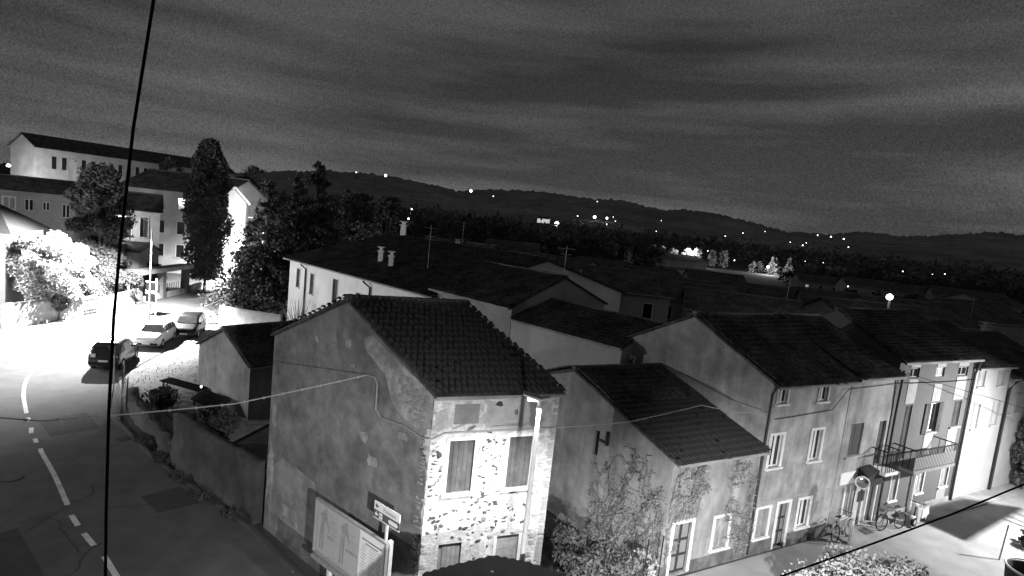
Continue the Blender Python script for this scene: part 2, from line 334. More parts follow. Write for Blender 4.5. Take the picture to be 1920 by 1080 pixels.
# foliage
def leaf_quads(c, size, flat=0.):
    n = len(c); a = RNG.normal(size=(n, 3)); a[:, 2] *= 1-flat*.7; a /= np.linalg.norm(a, axis=1)[:, None]
    b = RNG.normal(size=(n, 3)); b -= a*(a*b).sum(1)[:, None]; b /= np.linalg.norm(b, axis=1)[:, None]
    s = np.broadcast_to(np.asarray(size, float), (n,))[:, None]*RNG.uniform(.4, 1.6, (n, 1))
    v = np.stack([c-a*s, c+b*s*.55, c+a*s, c-b*s*.55], 1).reshape(-1, 3); f = np.arange(4*n).reshape(n, 4); return v, f
def clump_points(n, centers, radii, hollow=.5):
    k = RNG.integers(0, len(centers), n); d = RNG.normal(size=(n, 3)); d /= np.linalg.norm(d, axis=1)[:, None]
    r = RNG.uniform(hollow, 1, (n, 1))**.6; return np.asarray(centers)[k]+d*r*np.asarray(radii)[k]
def tree(name, label, x, y, z0, z1, rad, kind='broad', mat=None, n=5000, leaf=.12, group=None, cat='tree', seed=0):
    root = thing(name, label, cat, (x, y, 0), group); mat = mat or leafm; h = z1-z0; R = np.random.default_rng(seed+int(abs(x*7)+abs(y)*3))
    if kind == 'cypress':
        t = R.uniform(0, 1, n)**.9; prof = rad*np.clip((.72+.28*np.sin(np.clip(t/.7, 0, 1)*math.pi*.75))*np.sqrt(np.clip(1-((t-.62)/.4).clip(0)**1.6, 0.02, 1)), 0, 1)
        ang = R.uniform(0, 2*math.pi, n); lump = 1+.16*np.sin(ang*3+t*17)+.12*np.sin(ang*5-t*29); rr = prof*lump*np.sqrt(R.uniform(.12, 1.1, n))
        c = np.stack([x+np.cos(ang)*rr, y+np.sin(ang)*rr, z0+t*h+R.normal(0, .1, n)], 1); trunk_top = z0+h*.5
    elif kind == 'round':
        d_ = R.normal(size=(n, 3)); d_ /= np.linalg.norm(d_, axis=1)[:, None]; lump = 1+.1*np.sin(d_[:, 0]*9+1)+.1*np.sin(d_[:, 1]*8+d_[:, 2]*7)+.07*np.sin(d_[:, 2]*15+d_[:, 0]*6)
        rr = (lump*R.uniform(.25, 1.04, n)**.4)[:, None]; c = np.array([x, y, z0+h/2])+d_*rr*np.array([rad, rad, h/2]); trunk_top = z0+h*.6
    elif kind == 'conifer':
        nbr = int(h*9); bt = R.uniform(0, 1, nbr)**1.15; ba_ = R.uniform(0, 2*math.pi, nbr); bl2 = rad*(1-bt)**.75*R.uniform(.55, 1.12, nbr)+.12; up = R.uniform(-.35, .25, nbr)
        k = R.choice(nbr, n, p=(bl2+.15)/(bl2+.15).sum()); s = R.uniform(.05, 1, n)**.7; q = bl2[k]*s; sp = .07+.13*q
        c = np.stack([x+np.cos(ba_[k])*q+R.normal(0, 1, n)*sp, y+np.sin(ba_[k])*q+R.normal(0, 1, n)*sp, z0+bt[k]*h*.98+up[k]*q-.05*q*q+R.normal(0, 1, n)*sp*.8], 1); trunk_top = z0+h*.95
    else:
        cs = []; rs = []; m = int(1.4*max(8, 14+rad*4)*max(1, h/(2.2*rad)))
        for k in range(m):
            a = R.uniform(0, 2*math.pi); t = R.uniform(0, 1); q = rad*math.sqrt(max(0.05, 1-(2*t-1)**2))*R.uniform(.35, .85)
            cs.append((x+math.cos(a)*q, y+math.sin(a)*q, z0+h*(.1+.82*t))); s = rad*R.uniform(.16, .44); rs.append((s, s*R.uniform(.7, 1.2), s*R.uniform(.55, 1)))
        c = clump_points(n, cs, rs, .15); trunk_top = z0+h*.6
    v, f = leaf_quads(c, leaf); mesh_np('crown', v, f, mat, root)
    mb = MB(); r = max(.08, rad*.06); mb.tube([(x, y, -.2), (x+.05, y, (trunk_top)*.5), (x, y+.05, trunk_top)], [r*1.3, r, r*.35], 7)
    if kind == 'broad':
        for k in range(6):
            p = Vector(cs[k % len(cs)]); mb.tube([(x, y, z0+h*.1), Vector((x, y, z0+h*.2)).lerp(p, .5)+Vector((0, 0, .1)), p], [r*.6, r*.4, r*.15], 5)
    mb.build('trunk', barkm, root, True); return root
def text(parent, s, size, origin, xd, yd, mat, name='lettering', ext=.002):
    cv = bpy.data.curves.new(name, 'FONT'); cv.body = s; cv.size = size; cv.extrude = 0
    t = bpy.data.objects.new(name, cv); COL.objects.link(t); dg = bpy.context.evaluated_depsgraph_get(); me = bpy.data.meshes.new_from_object(t.evaluated_get(dg)); bpy.data.objects.remove(t)
    xd = Vector(xd).normalized(); yd = Vector(yd).normalized(); zd = xd.cross(yd)
    m = Matrix((xd, yd, zd)).transposed().to_4x4(); m.translation = Vector(origin)-Vector(OFF.get(parent.name, (0, 0, 0))); me.transform(m)
    me.materials.clear(); me.materials.append(mat); me.name = name; return link(name, me, parent)
def spot(key, parent):
    pos, aim, power, cone, blend, rad = LAMPS[key]; d = bpy.data.lights.new('lamp_light', 'SPOT'); d.energy = power; d.spot_size = math.radians(cone); d.spot_blend = blend; d.shadow_soft_size = rad
    o = bpy.data.objects.new('lamp_light', d); COL.objects.link(o); o.parent = parent; o.location = Vector(pos)-Vector(OFF[parent.name])
    o.rotation_euler = (Vector(aim)-Vector(pos)).to_track_quat('-Z', 'Y').to_euler(); return o
# ---------------------------------------------------------------- surveying: photo pixel (1920 wide) -> point at plan depth Y / at height z
def sight(px, py, Y):
    d = fw+cr*((px-960)/FPX)-cu*((py-540)/FPX); return Vector((0, 0, CAMH))+d*(Y/d.y)
def atz(px, py, z=0.):
    d = fw+cr*((px-960)/FPX)-cu*((py-540)/FPX); return Vector((0, 0, CAMH))+d*((z-CAMH)/d.z)
# ---------------------------------------------------------------- ground, roads
g = MB().face([(-6000, -300, -.03), (6000, -300, -.03), (6000, 7000, -.03), (-6000, 7000, -.03)]).build('ground', earth); struct(g)
def sheet(name, pts, z, mat):
    return struct(MB().face([(a, b, z) for a, b in pts]).build(name, mat))
REDGE = [(-6.0, 17.7), (-8.5, 20.0), (-11.0, 21.8), (-14.8, 24.5), (-19.0, 28.2), (-21.9, 31.7), (-23.9, 35.0), (-25.0, 41), (-26.2, 48), (-29, 58), (-32, 66), (-33.5, 75), (-34.5, 100), (-35, 140)]
sheet('road', REDGE+[(-42, 140), (-40, 100), (-38.6, 75), (-37.6, 66), (-37.0, 58), (-37.2, 50), (-37.6, 45), (-48, 36), (-48, -20), (60, -20), (60, 38), (40, 37), (27.9, 30.5), (6.6, 18.8), (2.5, 16.0), (-1.6, 14.2)], 0, asphalt)
sheet('street', [(1.5, 13.0), (2.6, 15.9), (6.2, 19.1), (27.7, 31.1), (42, 38.9), (60, 38), (60, -6), (6, -6)], .006, M('pale_paving', .32, .9, .12, 1.0, .3, 60, .18, .3))
# pavement along the street houses, with a kerb step
Sd = Vector((.875, .4838)).normalized(); A0 = Vector((6.25, 19.31)); Sn = Vector((Sd.y, -Sd.x))
def st(u, o=0., z=0.): c = A0+Sd*u+Sn*o; return Vector((c.x, c.y, z))
k = MB().hexa([st(9.9, .0, -.05), st(60, .0, -.05), st(60, .95, -.05), st(9.9, .95, -.05), st(9.9, .0, .07), st(60, .0, .07), st(60, .95, .07), st(9.9, .95, .07)]).build('pavement', concrete); struct(k)
def strip(mb, pts, w, z):
    for a, b in zip(pts, pts[1:]):
        a = v2(a); b = v2(b); d = (b-a).normalized(); n = Vector((-d.y, d.x))*w/2
        mb.face([V3(a-n, z), V3(b-n, z), V3(b+n, z), V3(a+n, z)])
def smooth_line(pts, n=8):
    out = []
    P = [v2(p) for p in pts]; P = [P[0]*2-P[1]]+P+[P[-1]*2-P[-2]]
    for i in range(1, len(P)-2):
        for t in range(n):
            t /= n; a, b, c, d = P[i-1:i+3]
            out.append(.5*((2*b)+(c-a)*t+(2*a-5*b+4*c-d)*t*t+(3*b-3*c+d-a)*t**3))
    return out+[P[-2]]
CL = [((-10.6, 16.0), (-12.2, 17.4)), ((-12.9, 17.9), (-13.7, 18.5)), ((-14.2, 18.9), (-14.9, 19.5)), ((-15.5, 20.1), (-17.7, 22.2), (-19.6, 23.9), (-20.0, 24.3)), ((-20.6, 24.8), (-21.0, 25.2)),
      ((-21.6, 25.7), (-22.1, 26.3)), ((-22.8, 27.0), (-23.2, 27.4)), ((-23.7, 27.9), (-25.9, 30.3), (-27.7, 32.6), (-29.0, 34.9), (-30.2, 38), (-31, 42))]
for seg in CL:
    mb = MB(); strip(mb, smooth_line(seg), .17, .006); struct(mb.build('lane_marking', paint))
mb = MB(); strip(mb, smooth_line([(-31.4, 53), (-31.9, 58), (-32.6, 64), (-33.6, 70)]), .14, .006); struct(mb.build('lane_marking', paint))
# wear on the road: repair patches, sealed cracks, a manhole and a gully
patchm = M('asphalt_patch', .05, .9, .2, 2, .4, 90); sealm = M('crack_seal', .025, .7, .2, 5, .1, 60)
for k, pts_ in enumerate(([(-16.5, 17.5), (-13.6, 15.2), (-12.9, 16.0), (-15.9, 18.4)], [(-22.5, 27.2), (-20.6, 25.6), (-19.3, 27.0), (-21.3, 28.8)], [(-13.5, 21.2), (-12.2, 20.2), (-11.2, 21.2), (-12.6, 22.3)], [(-28.4, 27.5), (-26.9, 26.0), (-25.7, 26.9), (-27.5, 28.8)])):
    struct(MB().face([(a, b, .004) for a, b in pts_]).build('asphalt_patch', patchm))
RC = random.Random(12)
for k in range(9):
    a = v2((RC.uniform(-26, -9), 0)); a.y = -a.x*.95+RC.uniform(2.5, 8.5); an = RC.uniform(0, 3.14); pl = [a]
    for q in range(14): an += RC.uniform(-.5, .5); pl.append(pl[-1]+Vector((math.cos(an), math.sin(an)))*.28)
    mb = MB(); strip(mb, pl, .035, .005); struct(mb.build('sealed_crack', sealm))
for k, (x, y, rr_) in enumerate(((-18.9, 21.6, .33), (-17.6, 26.2, .3), (9.4, 15.8, .33))):
    mh = thing('manhole_cover', ['iron manhole cover in the dark road near the centre line', 'iron manhole cover in the road beside the wire fence', 'iron manhole cover in the pale street'][k], 'manhole cover', (x, y, 0), 'manhole covers'); MB().lathe((x, y, .0), [(rr_*1.15, 0), (rr_*1.15, .012), (rr_*1.02, .012)], 20).build('rim', M('cast_iron', .04, .6), mh); MB().lathe((x, y, .0), [(rr_, 0), (rr_, .016)], 20).build('lid', M('cast_lid', .06, .5, .3, 30, .4, 60), mh)
mb = MB()
for a, b in zip(REDGE[:6], REDGE[1:6]): mb.bar((a[0]-.15, a[1]-.15, .03), (b[0]-.15, b[1]-.15, .01), .12, .12)
struct(mb.build('kerb', M('worn_kerb', .085, .95, .3, 3, .3, 30)))
# verge of rough grass beside the parked cars
VERGE = [(-23.7, 34.6), (-24.8, 41), (-26.0, 48), (-26.3, 50.8), (-20, 49.4), (-15, 42), (-12, 31), (-13, 26), (-14.6, 24.9), (-18.8, 28.6), (-21.7, 32.0)]
sheet('grass_verge', VERGE, .02, grassm)
def in_poly(p, poly):
    r = False
    for (x0, y0), (x1, y1) in zip(poly, poly[1:]+poly[:1]):
        if (y0 > p[1]) != (y1 > p[1]) and p[0] < (x1-x0)*(p[1]-y0)/(y1-y0)+x0: r = not r
    return r
pts = np.array([q for q in np.stack([RNG.uniform(-26.5, -12, 4000), RNG.uniform(25, 51, 4000)], 1) if in_poly(q, VERGE)])
n = len(pts); hh = RNG.uniform(.03, .12, n); aa = RNG.uniform(0, 6.28, n); w_ = .03
c0 = np.stack([pts[:, 0]-np.cos(aa)*w_, pts[:, 1]-np.sin(aa)*w_, np.full(n, .015)], 1); c1 = np.stack([pts[:, 0]+np.cos(aa)*w_, pts[:, 1]+np.sin(aa)*w_, np.full(n, .015)], 1)
c2 = np.stack([pts[:, 0]+RNG.normal(0, .04, n), pts[:, 1]+RNG.normal(0, .04, n), .02+hh], 1)
vg = np.stack([c0, c1, c2], 1).reshape(-1, 3); o = mesh_np('grass', vg, np.arange(3*n).reshape(n, 3), grassm); tag(o, 'short rough grass on the verge beside the parked cars', 'grass', kind='stuff')
# ---------------------------------------------------------------- hills
CREST = [(-700, 290), (-300, 300), (0, 318), (300, 322), (450, 324), (610, 322), (720, 330), (800, 345), (860, 358), (910, 357), (960, 356), (1010, 360), (1050, 366), (1110, 375), (1165, 378), (1210, 388), (1250, 395), (1300, 395), (1350, 402), (1400, 414), (1450, 428), (1480, 436), (1560, 441), (1610, 437), (1650, 440), (1700, 446), (1800, 440), (1860, 437), (1920, 441), (2200, 450), (2700, 490)]
def hill(name, crest, Yc, Yf, amp, dy=0, seed=1, step=14):
    xs = np.arange(crest[0][0], crest[-1][0], step); ys = np.interp(xs, [c[0] for c in crest], [c[1] for c in crest])+dy
    R = np.random.default_rng(seed); nt_ = 12; V = []; Fq = []
    for i, (x, y) in enumerate(zip(xs, ys)):
        top = sight(x, y, Yc); top.z += R.normal(0, amp)*.55
        for j in range(nt_+3):
            t = j/nt_
            if t <= 1:
                Yq = Yf+(Yc-Yf)*t; p = Vector((top.x/Yc*Yq, Yq, -1+(top.z+1)*(t*t*(3-2*t))*(.9+.1*t)))
                if 0 < t < 1: p.z += R.normal(0, amp*.4)+2*t*math.sin(x*.013+t*5+seed)
                if t == 1: p.z = top.z
            else: p = Vector((top.x*(1+.2*(j-nt_)), Yc*(1+.2*(j-nt_)), top.z-40*(j-nt_)))
            V.append(tuple(p))
    k = nt_+3
    for i in range(len(xs)-1):
        for j in range(k-1): Fq.append((i*k+j, (i+1)*k+j, (i+1)*k+j+1, i*k+j+1))
    return struct(mesh_np(name, V, Fq, hillm))
hill('hills', CREST, 2600, 900, 4.5, step=5)
NEAR = [(-700, 395), (300, 392), (650, 384), (760, 392), (900, 402), (1100, 430), (1250, 448), (1400, 452), (1500, 450), (1600, 458), (1700, 462), (1800, 456), (1920, 462), (2300, 500)]
hill('foothills', NEAR, 1150, 520, 2.2, seed=4, step=9)
# ---------------------------------------------------------------- the old corner house
FA = (-1.75, 14.97); FB = (1.72, 16.49)
gable_dir = Vector((-6.45, 5.05))
bv = Vector((-6.45, 5.07))
fops = [(.55, 1.28, 4.43, 5.95), (2.33, 3.06, 4.43, 5.97), (.5, 1.18, .3, 2.92), (2.26, 2.96, .3, 2.95)]
root, F, Lw, Rw, Bw, ro = house('corner_house', 'old derelict corner house with bare rubble front and big flaking plaster gable', FA, FB, bv, 7.22, 9.12, plold, fops=fops, mode='obj', mode2='stuff', ov=.14, ovs=.06, rmat=tilem)
OLD, OF, OG = root, F, Lw
# the front skin of rubble, 6 mm proud of the plaster shell: its own wall part with the same openings
mb = MB(); skin = Wall(OF(0, 0, .008).xy, OF(OF.L, 0, .008).xy); us = sorted({0, OF.L, *[k for o in fops for k in o[:2]]}); zs = sorted({-.3, 7.2, *[k for o in fops for k in o[2:4]]})
for a, b in zip(us, us[1:]):
    for c, d in zip(zs, zs[1:]):
        if any(o[0] <= a+1e-6 and b <= o[1]+1e-6 and o[2] <= c+1e-6 and d <= o[3]+1e-6 for o in fops): continue
        nu = max(1, int((b-a)/.12)); nz = max(1, int((d-c)/.12))
        for i in range(nu):
            for j in range(nz):
                mb.face([skin(a+(b-a)*i/nu, c+(d-c)*j/nz), skin(a+(b-a)*(i+1)/nu, c+(d-c)*j/nz), skin(a+(b-a)*(i+1)/nu, c+(d-c)*(j+1)/nz), skin(a+(b-a)*i/nu, c+(d-c)*(j+1)/nz)])
mb.build('rubble_facing', plrub, root)
for k, op in enumerate(fops):
    if k < 2: window(root, OF, op, 'planks', trim, .1)
    elif k == 2: window(root, OF, op, 'planks', None, leaf=M('grey_planks', .3, .85, .2, 5, .25, 60, .2, 1.5, streak=.3), sill=False)
    else:
        a, b, c, d = op; o = MB(); OF.box(o, a-.1, a-.003, c, d, -.02, .03); OF.box(o, b+.003, b+.1, c, d, -.02, .03); o = o.build('door', trim, root)
        z = c+.01; i = 0
        while z < d-.16:
            OF.box(MB(), a+.004, b-.004, z, z+.235, -.1+random.uniform(-.01, .01), -.05).build('plank', woodl, o); z += .245
# patches of surviving plaster on the front (proud sheets with ragged outlines)
def blob_patch(w, cu_, cz, ru, rz, o0, o1, n=18, seed=0, jag=.25):
    R = random.Random(seed); mb = MB(); ring = []
    for k in range(n):
        t = 2*math.pi*k/n; s = 1+R.uniform(-jag, jag); e = abs(math.cos(t))**.5*math.copysign(1, math.cos(t)); g_ = abs(math.sin(t))**.5*math.copysign(1, math.sin(t))
        ring.append((cu_+ru*e*s, cz+rz*g_*s))
    mb.prism([w(a, b, o0) for a, b in ring], w.n.to_3d()*(o1-o0)); return mb
plpatch = M('front_plaster', .42, .95, .15, 3, .3, 25, .2, 1.2)
for k, (u, z, ru, rz) in enumerate(((2.35, 6.72, .95, .42), (3.25, 6.6, .4, .45), (2.5, 6.25, .75, .12), (2.75, 4.1, .3, .28), (.25, 6.55, .2, .3))):
    blob_patch(OF, u, z, ru, rz, .006, .022, seed=k+3).build('plaster_patch', plpatch, root)
mb = MB(); OF.box(mb, .6, 1.32, 6.42, 6.98, .009, .024); mb.build('blocked_window', M('dark_plaster', .24, .95, .15, 3, .3, 25, .2, 2), root)
# stones showing in the rubble
sm = []; stone_mats = [stonem, stonem, M('mid_stone', .17, .9, .4, 3, .3, 20), M('pale_stone', .36, .9, .3, 3, .3, 20)]
for k in range(16):
    bm = bmesh.new(); bmesh.ops.create_icosphere(bm, subdivisions=1, radius=1)
    for v in bm.verts: v.co = Vector((v.co.x*random.uniform(.55, 1.25), v.co.y*random.uniform(.5, 1.25), v.co.z*random.uniform(.7, 1.1)))
    me = bpy.data.meshes.new('stone'); bm.to_mesh(me); bm.free(); me.materials.append(stone_mats[k % 4]); sm.append(me)
def stone(w, u, z, su, sz, proud=.04, parent=None):
    p = w(u, z, .012); o = bpy.data.objects.new('stone', random.choice(sm)); COL.objects.link(o); o.parent = parent
    R = Matrix((w.d.to_3d(), Vector((0, 0, 1)), w.n.to_3d())).transposed().to_4x4()
    m = Matrix.Translation(p-Vector(OFF[parent.name])) @ R @ Matrix.Rotation(random.uniform(-.6, .6), 4, 'Z') @ Matrix.Diagonal((su, sz, proud, 1)); o.matrix_local = m
R = random.Random(5)
for k in range(95):     # the bare strip between the windows
    z = 2.2+3.75*R.random()**.7; stone(OF, R.uniform(1.43, 2.2), z, R.uniform(.025, .095), R.uniform(.015, .06), .03, root)
for k in range(34):     # left of the first window, by the corner
    z = R.uniform(4.3, 6.0); stone(OF, R.uniform(.05, .38), z, R.uniform(.025, .1), R.uniform(.015, .06), .03, root)
for k in range(90): stone(OF, R.uniform(.08, 3.35), R.uniform(3.0, 4.32), R.uniform(.03, .1), R.uniform(.02, .065), .025, root)
for u, z, a, b in ((1.78, 3.55, .11, .11), (2.0, 3.02, .1, .1), (.55, 3.55, .09, .05), (.27, 5.55, .1, .13), (1.9, 6.95, .16, .1), (2.45, 6.7, .1, .1), (.75, 6.35, .3, .05), (1.15, 6.3, .2, .05), (1.7, 6.15, .12, .04)): stone(OF, u, z, a, b, .04, root)
# bricks: right-hand quoin of the front, bare upper edge of the gable, corner
bk = bpy.data.meshes.new('brick'); b_ = MB().box(0, .24, -.03, .012, 0, .062); bk.from_pydata(b_.v, [], b_.f); bk.materials.append(brickm)
def brick(w, u, z, parent, sc=1.):
    o = bpy.data.objects.new('brick', bk); COL.objects.link(o); o.parent = parent
    Rm = Matrix((w.d.to_3d(), -w.n.to_3d(), Vector((0, 0, 1)))).transposed().to_4x4()
    o.matrix_local = Matrix.Translation(w(u, z, .012+random.uniform(0, .012))-Vector(OFF[parent.name])) @ Rm @ Matrix.Diagonal((sc, -1, 1, 1))
z = .2; i = 0
while z < 7.1:
    sc_ = random.uniform(.55, 1.0)
    if random.random() < .72: brick(OF, OF.L-.245*sc_-random.choice((0, 0, .02)), z, root, sc_)
    if random.random() < .4: brick(OF, OF.L-.26-.24*sc_-random.uniform(0, .1), z, root, sc_*.8)
    z += random.uniform(.07, .085); i += 1
    if random.random() < .3: brick(OF, .005, z, root, random.uniform(.4, .9))
glen = OG.L
brickm = M('dull_brick', .27, .95, .35, 4, .3, 40); bk = bk.copy(); bk.materials[0] = brickm
for i in range(20):      # gable, under the right-hand verge: rows of bare brick
    z = 6.1+i*.078
    lo = glen-1.45+max(0, (6.9-z))*1.4+random.uniform(-.15, .15)
    hi = min(glen-.02, glen-(z-7.15)/1.9*glen*.5-.12)
    u = lo
    while u+.24 < hi:
        if random.random() < .6: brick(OG, u+random.uniform(-.02, .02), z, root, random.uniform(.75, 1))
        u += .25
ring_ = []; z = -.2      # ragged corner of the gable where the render has fallen off and the rubble shows
RR = random.Random(8); wv = .28
while z < 6.3:
    wv = min(.55, max(.06, wv+RR.uniform(-.12, .12))); ring_.append((glen-wv*(1.15-z/9), z)); z += RR.uniform(.05, .16)
MB().prism([OG(a, b, .004) for a, b in ring_]+[OG(glen+.008, 6.3, .004), OG(glen+.008, -.2, .004)], OG.n.to_3d()*.012).build('rubble_edge', plrub, root)
for i in range(46): z = .6+5.6*RR.random(); brick(OG, glen-.25-RR.uniform(0, .12), z, root, RR.uniform(.4, 1))
for i in range(16): stone(OG, glen-RR.uniform(.05, .35), RR.uniform(2.6, 5.9), RR.uniform(.03, .09), RR.uniform(.02, .06), .03, root)
def uvw(w, px, py):
    d_ = fw+cr*((px-960)/FPX)-cu*((py-540)/FPX); c_ = Vector((0, 0, CAMH)); t_ = (w.p-c_.xy).dot(w.n)/d_.xy.dot(w.n); q_ = c_+d_*t_; return ((q_.xy-w.p).dot(w.d), q_.z)
bare = M('bare_plaster', .32, .95, .3, 3, .4, 20, .35, 2.2)
ol = [(684, 634), (700, 628), (716, 648), (740, 668), (766, 696), (790, 716), (812, 738), (812, 775), (803, 812), (790, 806), (768, 795), (748, 772), (735, 752), (727, 720), (722, 700), (712, 690), (700, 672), (688, 660)]
MB().prism([OG(*uvw(OG, *q), .003) for q in ol], OG.n.to_3d()*.009).build('plaster_patch', bare, root)
ol = [(500, 880), (530, 860), (560, 880), (590, 905), (600, 1000), (575, 1040), (540, 1010), (505, 985)]
MB().prism([OG(*uvw(OG, *q), .0025) for q in ol], OG.n.to_3d()*.006).build('plaster_patch', M('lower_render', .26, .95, .2, 2, .3, 20, .3, 1.2), root)
for k, (u, z, ru, rz) in enumerate(((glen-1.55, 6.9, .12, .33), (glen-1.1, 5.75, .2, .1), (2.6, 7.6, .13, .1), (3.6, 7.9, .12, .12), (4.3, 7.85, .13, .14), (4.6, 7.2, .1, .08), (1.6, 1.1, .5, .3), (3.2, 1.5, .4, .25), (5.4, 5.2, .2, .14), (5.9, 4.6, .25, .16), (.25, 2.2, .2, .9), (.3, 4.4, .12, .4))):
    blob_patch(OG, u, z, ru, rz, .003, .016, seed=k+40, jag=.3).build('plaster_patch', M('bare_plaster', .32, .95, .2, 3, .3, 25), root)
mb = MB(); OG.box(mb, 1.0, glen-.3, -.1, .75, .0, .03); mb.build('base_render', M('damp_render', .12, .95, .25, 2, .4, 20, .4, 1), root)
# conduit along gable and front, then slung over to the next houses
def slung(name, label, pts, r, mat, cat='cable', sub=10, sag=0, clips=0):
    P = []
    for a, b in zip(pts, pts[1:]):
        a = Vector(a); b = Vector(b); L_ = (b-a).length
        for t in range(sub):
            t /= sub; q = a.lerp(b, t); q.z -= sag*L_*t*(1-t)*4*(1 if L_ > 3 else 0); P.append(q)
    P.append(Vector(pts[-1])); root = thing(name, label, cat, tuple(P[0])); MB().tube(P, r, 6).build('strand', mat, root)
    if clips:
        mb = MB(); acc = 0
        for a, b in zip(P, P[1:]):
            acc += (b-a).length
            if acc > clips: mb.tube([a, a.lerp(b, .15)], r*2.2, 6); acc = 0
        if mb.v: mb.build('clip', mat, root)
    return root
gp = lambda q: OG(glen-q, 0).xy
cab = [(-17.5, 13.6, 5.9), (-12.0, 14.6, 5.55), (-7.6, 16.0, 6.05), tuple(OG(glen-2.86, 7.1, .05))]
slung('overhead_cable', 'pale clipped overhead cable crossing the road to the plaster gable', cab, .018, cableg, sub=14, sag=.004, clips=.5)
cond = [OG(glen-2.86, 7.1, .04), OG(glen-2.5, 7.12, .04), OG(glen-2.36, 6.95, .04), OG(glen-2.34, 6.2, .04), OG(glen-2.1, 6.02, .04), OG(glen-1.1, 6.08, .04), OG(glen-.3, 5.98, .04), OG(glen-.02, 6.05, .05), OF(.03, 6.05, .05), OF(.35, 6.2, .05), OF(OF.L, 6.2, .05)]
slung('wall_conduit', 'thin cable conduit running across the gable and the rubble front', cond, .022, M('conduit', .3, .7), 'cable', sub=3)
slung('overhead_cable', 'pale cable slung from the rubble front across the low tiled roof', [OF(OF.L, 6.2, .05), (4.4, 19.0, 5.75), (7.2, 20.2, 6.25), (8.9, 21.0, 5.9), (10.3, 21.5, 5.85)], .018, cableg, sub=8, sag=.004)
# ---------------------------------------------------------------- low ivy-grown house
BVH = Vector((-.653, .757))
fa = st(.0); fb = st(4.55)
root, F, Lw, Rw, Bw, ro = house('ivy_house', 'low house with ivy stems over its plaster, between rubble house and taller row', fa.xy, fb.xy, BVH*10.2, 4.4, 6.3, plivy,
    fops=[(.45, 1.33, .05, 2.0), (2.55, 3.3, .66, 1.9)], lops=[(10.2-3.1, 10.2-2.3, .15, 1.65), (10.2-3.66, 10.2-3.4, 3.28, 4.3)], mode='obj', mode2='stuff', ov=.28, ovs=.08)
IVY, IF, IG = root, F, Lw
window(root, F, (.45, 1.33, .05, 2.0), 'panel_door', trim, .12, leaf=darkm)
window(root, F, (2.55, 3.3, .66, 1.9), 'shutter', trim, .12, leaf=woodl)
window(root, Lw, (10.2-3.1, 10.2-2.3, .15, 1.65), 'shutter', None, leaf=woodl, sill=True)
window(root, Lw, (10.2-3.66, 10.2-3.4, 3.28, 4.3), 'glass', None, sill=False)
mb = MB(); Lw.box(mb, 10.2-3.0, 10.2-2.9, 3.9, 4.45, 0, .12); Lw.box(mb, 10.2-3.38, 10.2-2.9, 3.95, 4.03, .0, .1); mb.build('wall_bracket', darkm, root)
mb = MB(); F.box(mb, 1.45, 4.5, -.1, .45, .0, .025); F.box(mb, -.02, .33, -.1, .45, .0, .025); mb.build('plinth', M('dark_plinth', .14, .95, .25, 2, .4, 20, .3, 1), root)
# ivy: a net of stems that climbs the corner, with small leaves
def ivy(name, label, walls, seeds, nleaf, spread):
    root = thing(name, label, 'climbing plant', tuple(walls[0](0, 0, 0))); mb = MB(); C = []
    R = random.Random(len(label))
    for w, u0, z0, ang, length, r in seeds:
        u, z, a = u0, z0, ang; pts = [w(u, z, .03)]; 
        for k in range(int(length/.18)):
            a += R.uniform(-.45, .45); a = a*.9+ang*.1; u += math.cos(a)*.18; z += math.sin(a)*.18
            if z > spread[1] or u < spread[0] or u > spread[2] or z < 0: break
            pts.append(w(u, z, .03+R.uniform(0, .03)))
            if R.random() < .5:
                q = [w(u, z, .03)]; uu, zz, aa_ = u, z, a+R.choice((-1, 1))*R.uniform(.5, 1.2)
                for m_ in range(R.randint(3, 8)):
                    aa_ += R.uniform(-.5, .5); uu += math.cos(aa_)*.11; zz += math.sin(aa_)*.11
                    if zz > spread[1] or zz < 0 or uu < spread[0] or uu > spread[2]: break
                    q.append(w(uu, zz, .035)); C.append(w(uu, zz, .06))
                if len(q) > 1: mb.tube(q, .008, 4, False)
            C.append(w(u, z, .07))
        if len(pts) > 1: mb.tube(pts, [max(.006, r*(1-.8*i/len(pts))) for i in range(len(pts))], 5, False)
    mb.build('stem', M('ivy_bark', .17, .95, .3, 6, .3, 30), root)['kind'] = 'stuff'
    C = np.array([tuple(c) for c in C]); idx = RNG.integers(0, len(C), nleaf); c = C[idx]+RNG.normal(0, .06, (nleaf, 3)); n3 = np.array(tuple(walls[0].n.to_3d()))
    v, f = leaf_quads(c, .038); mesh_np('leaf_mass', v, f, M('ivy_leaf', .2, .9, .4, 3, 0), root)
    return root
G2 = 10.2
ivy('ivy', 'bare stems of ivy spread over the low house at its street corner', [IG], [(IG, G2-.06-.2*k, .1, 1.5+R.uniform(-.25, .3), R.uniform(2.6, 4.6), .025) for k in range(18)], 3600, (G2-3.6, 4.3, G2-.03))
ivy('ivy', 'ivy stems climbing under the gutter left and above the panelled door', [IF], [(IF, .1+.17*k, 2.1, 1.3+.08*k, R.uniform(1.6, 2.8), .02) for k in range(9)]+[(IF, .25, .4, 1.55, 3.5, .03)], 1700, (.03, 4.15, 1.9))
ivy('ivy', 'thick ivy round the downpipe where the low house meets the taller row', [IF], [(IF, 4.4-.12*k, .2, 1.75-.06*k, R.uniform(3.2, 4.4), .03) for k in range(6)]+[(IF, 3.7, 3.0, 1.6, 1.5, .02), (IF, 3.4, 3.3, 1.6, 1.2, .02)], 2300, (2.9, 4.15, 4.7))
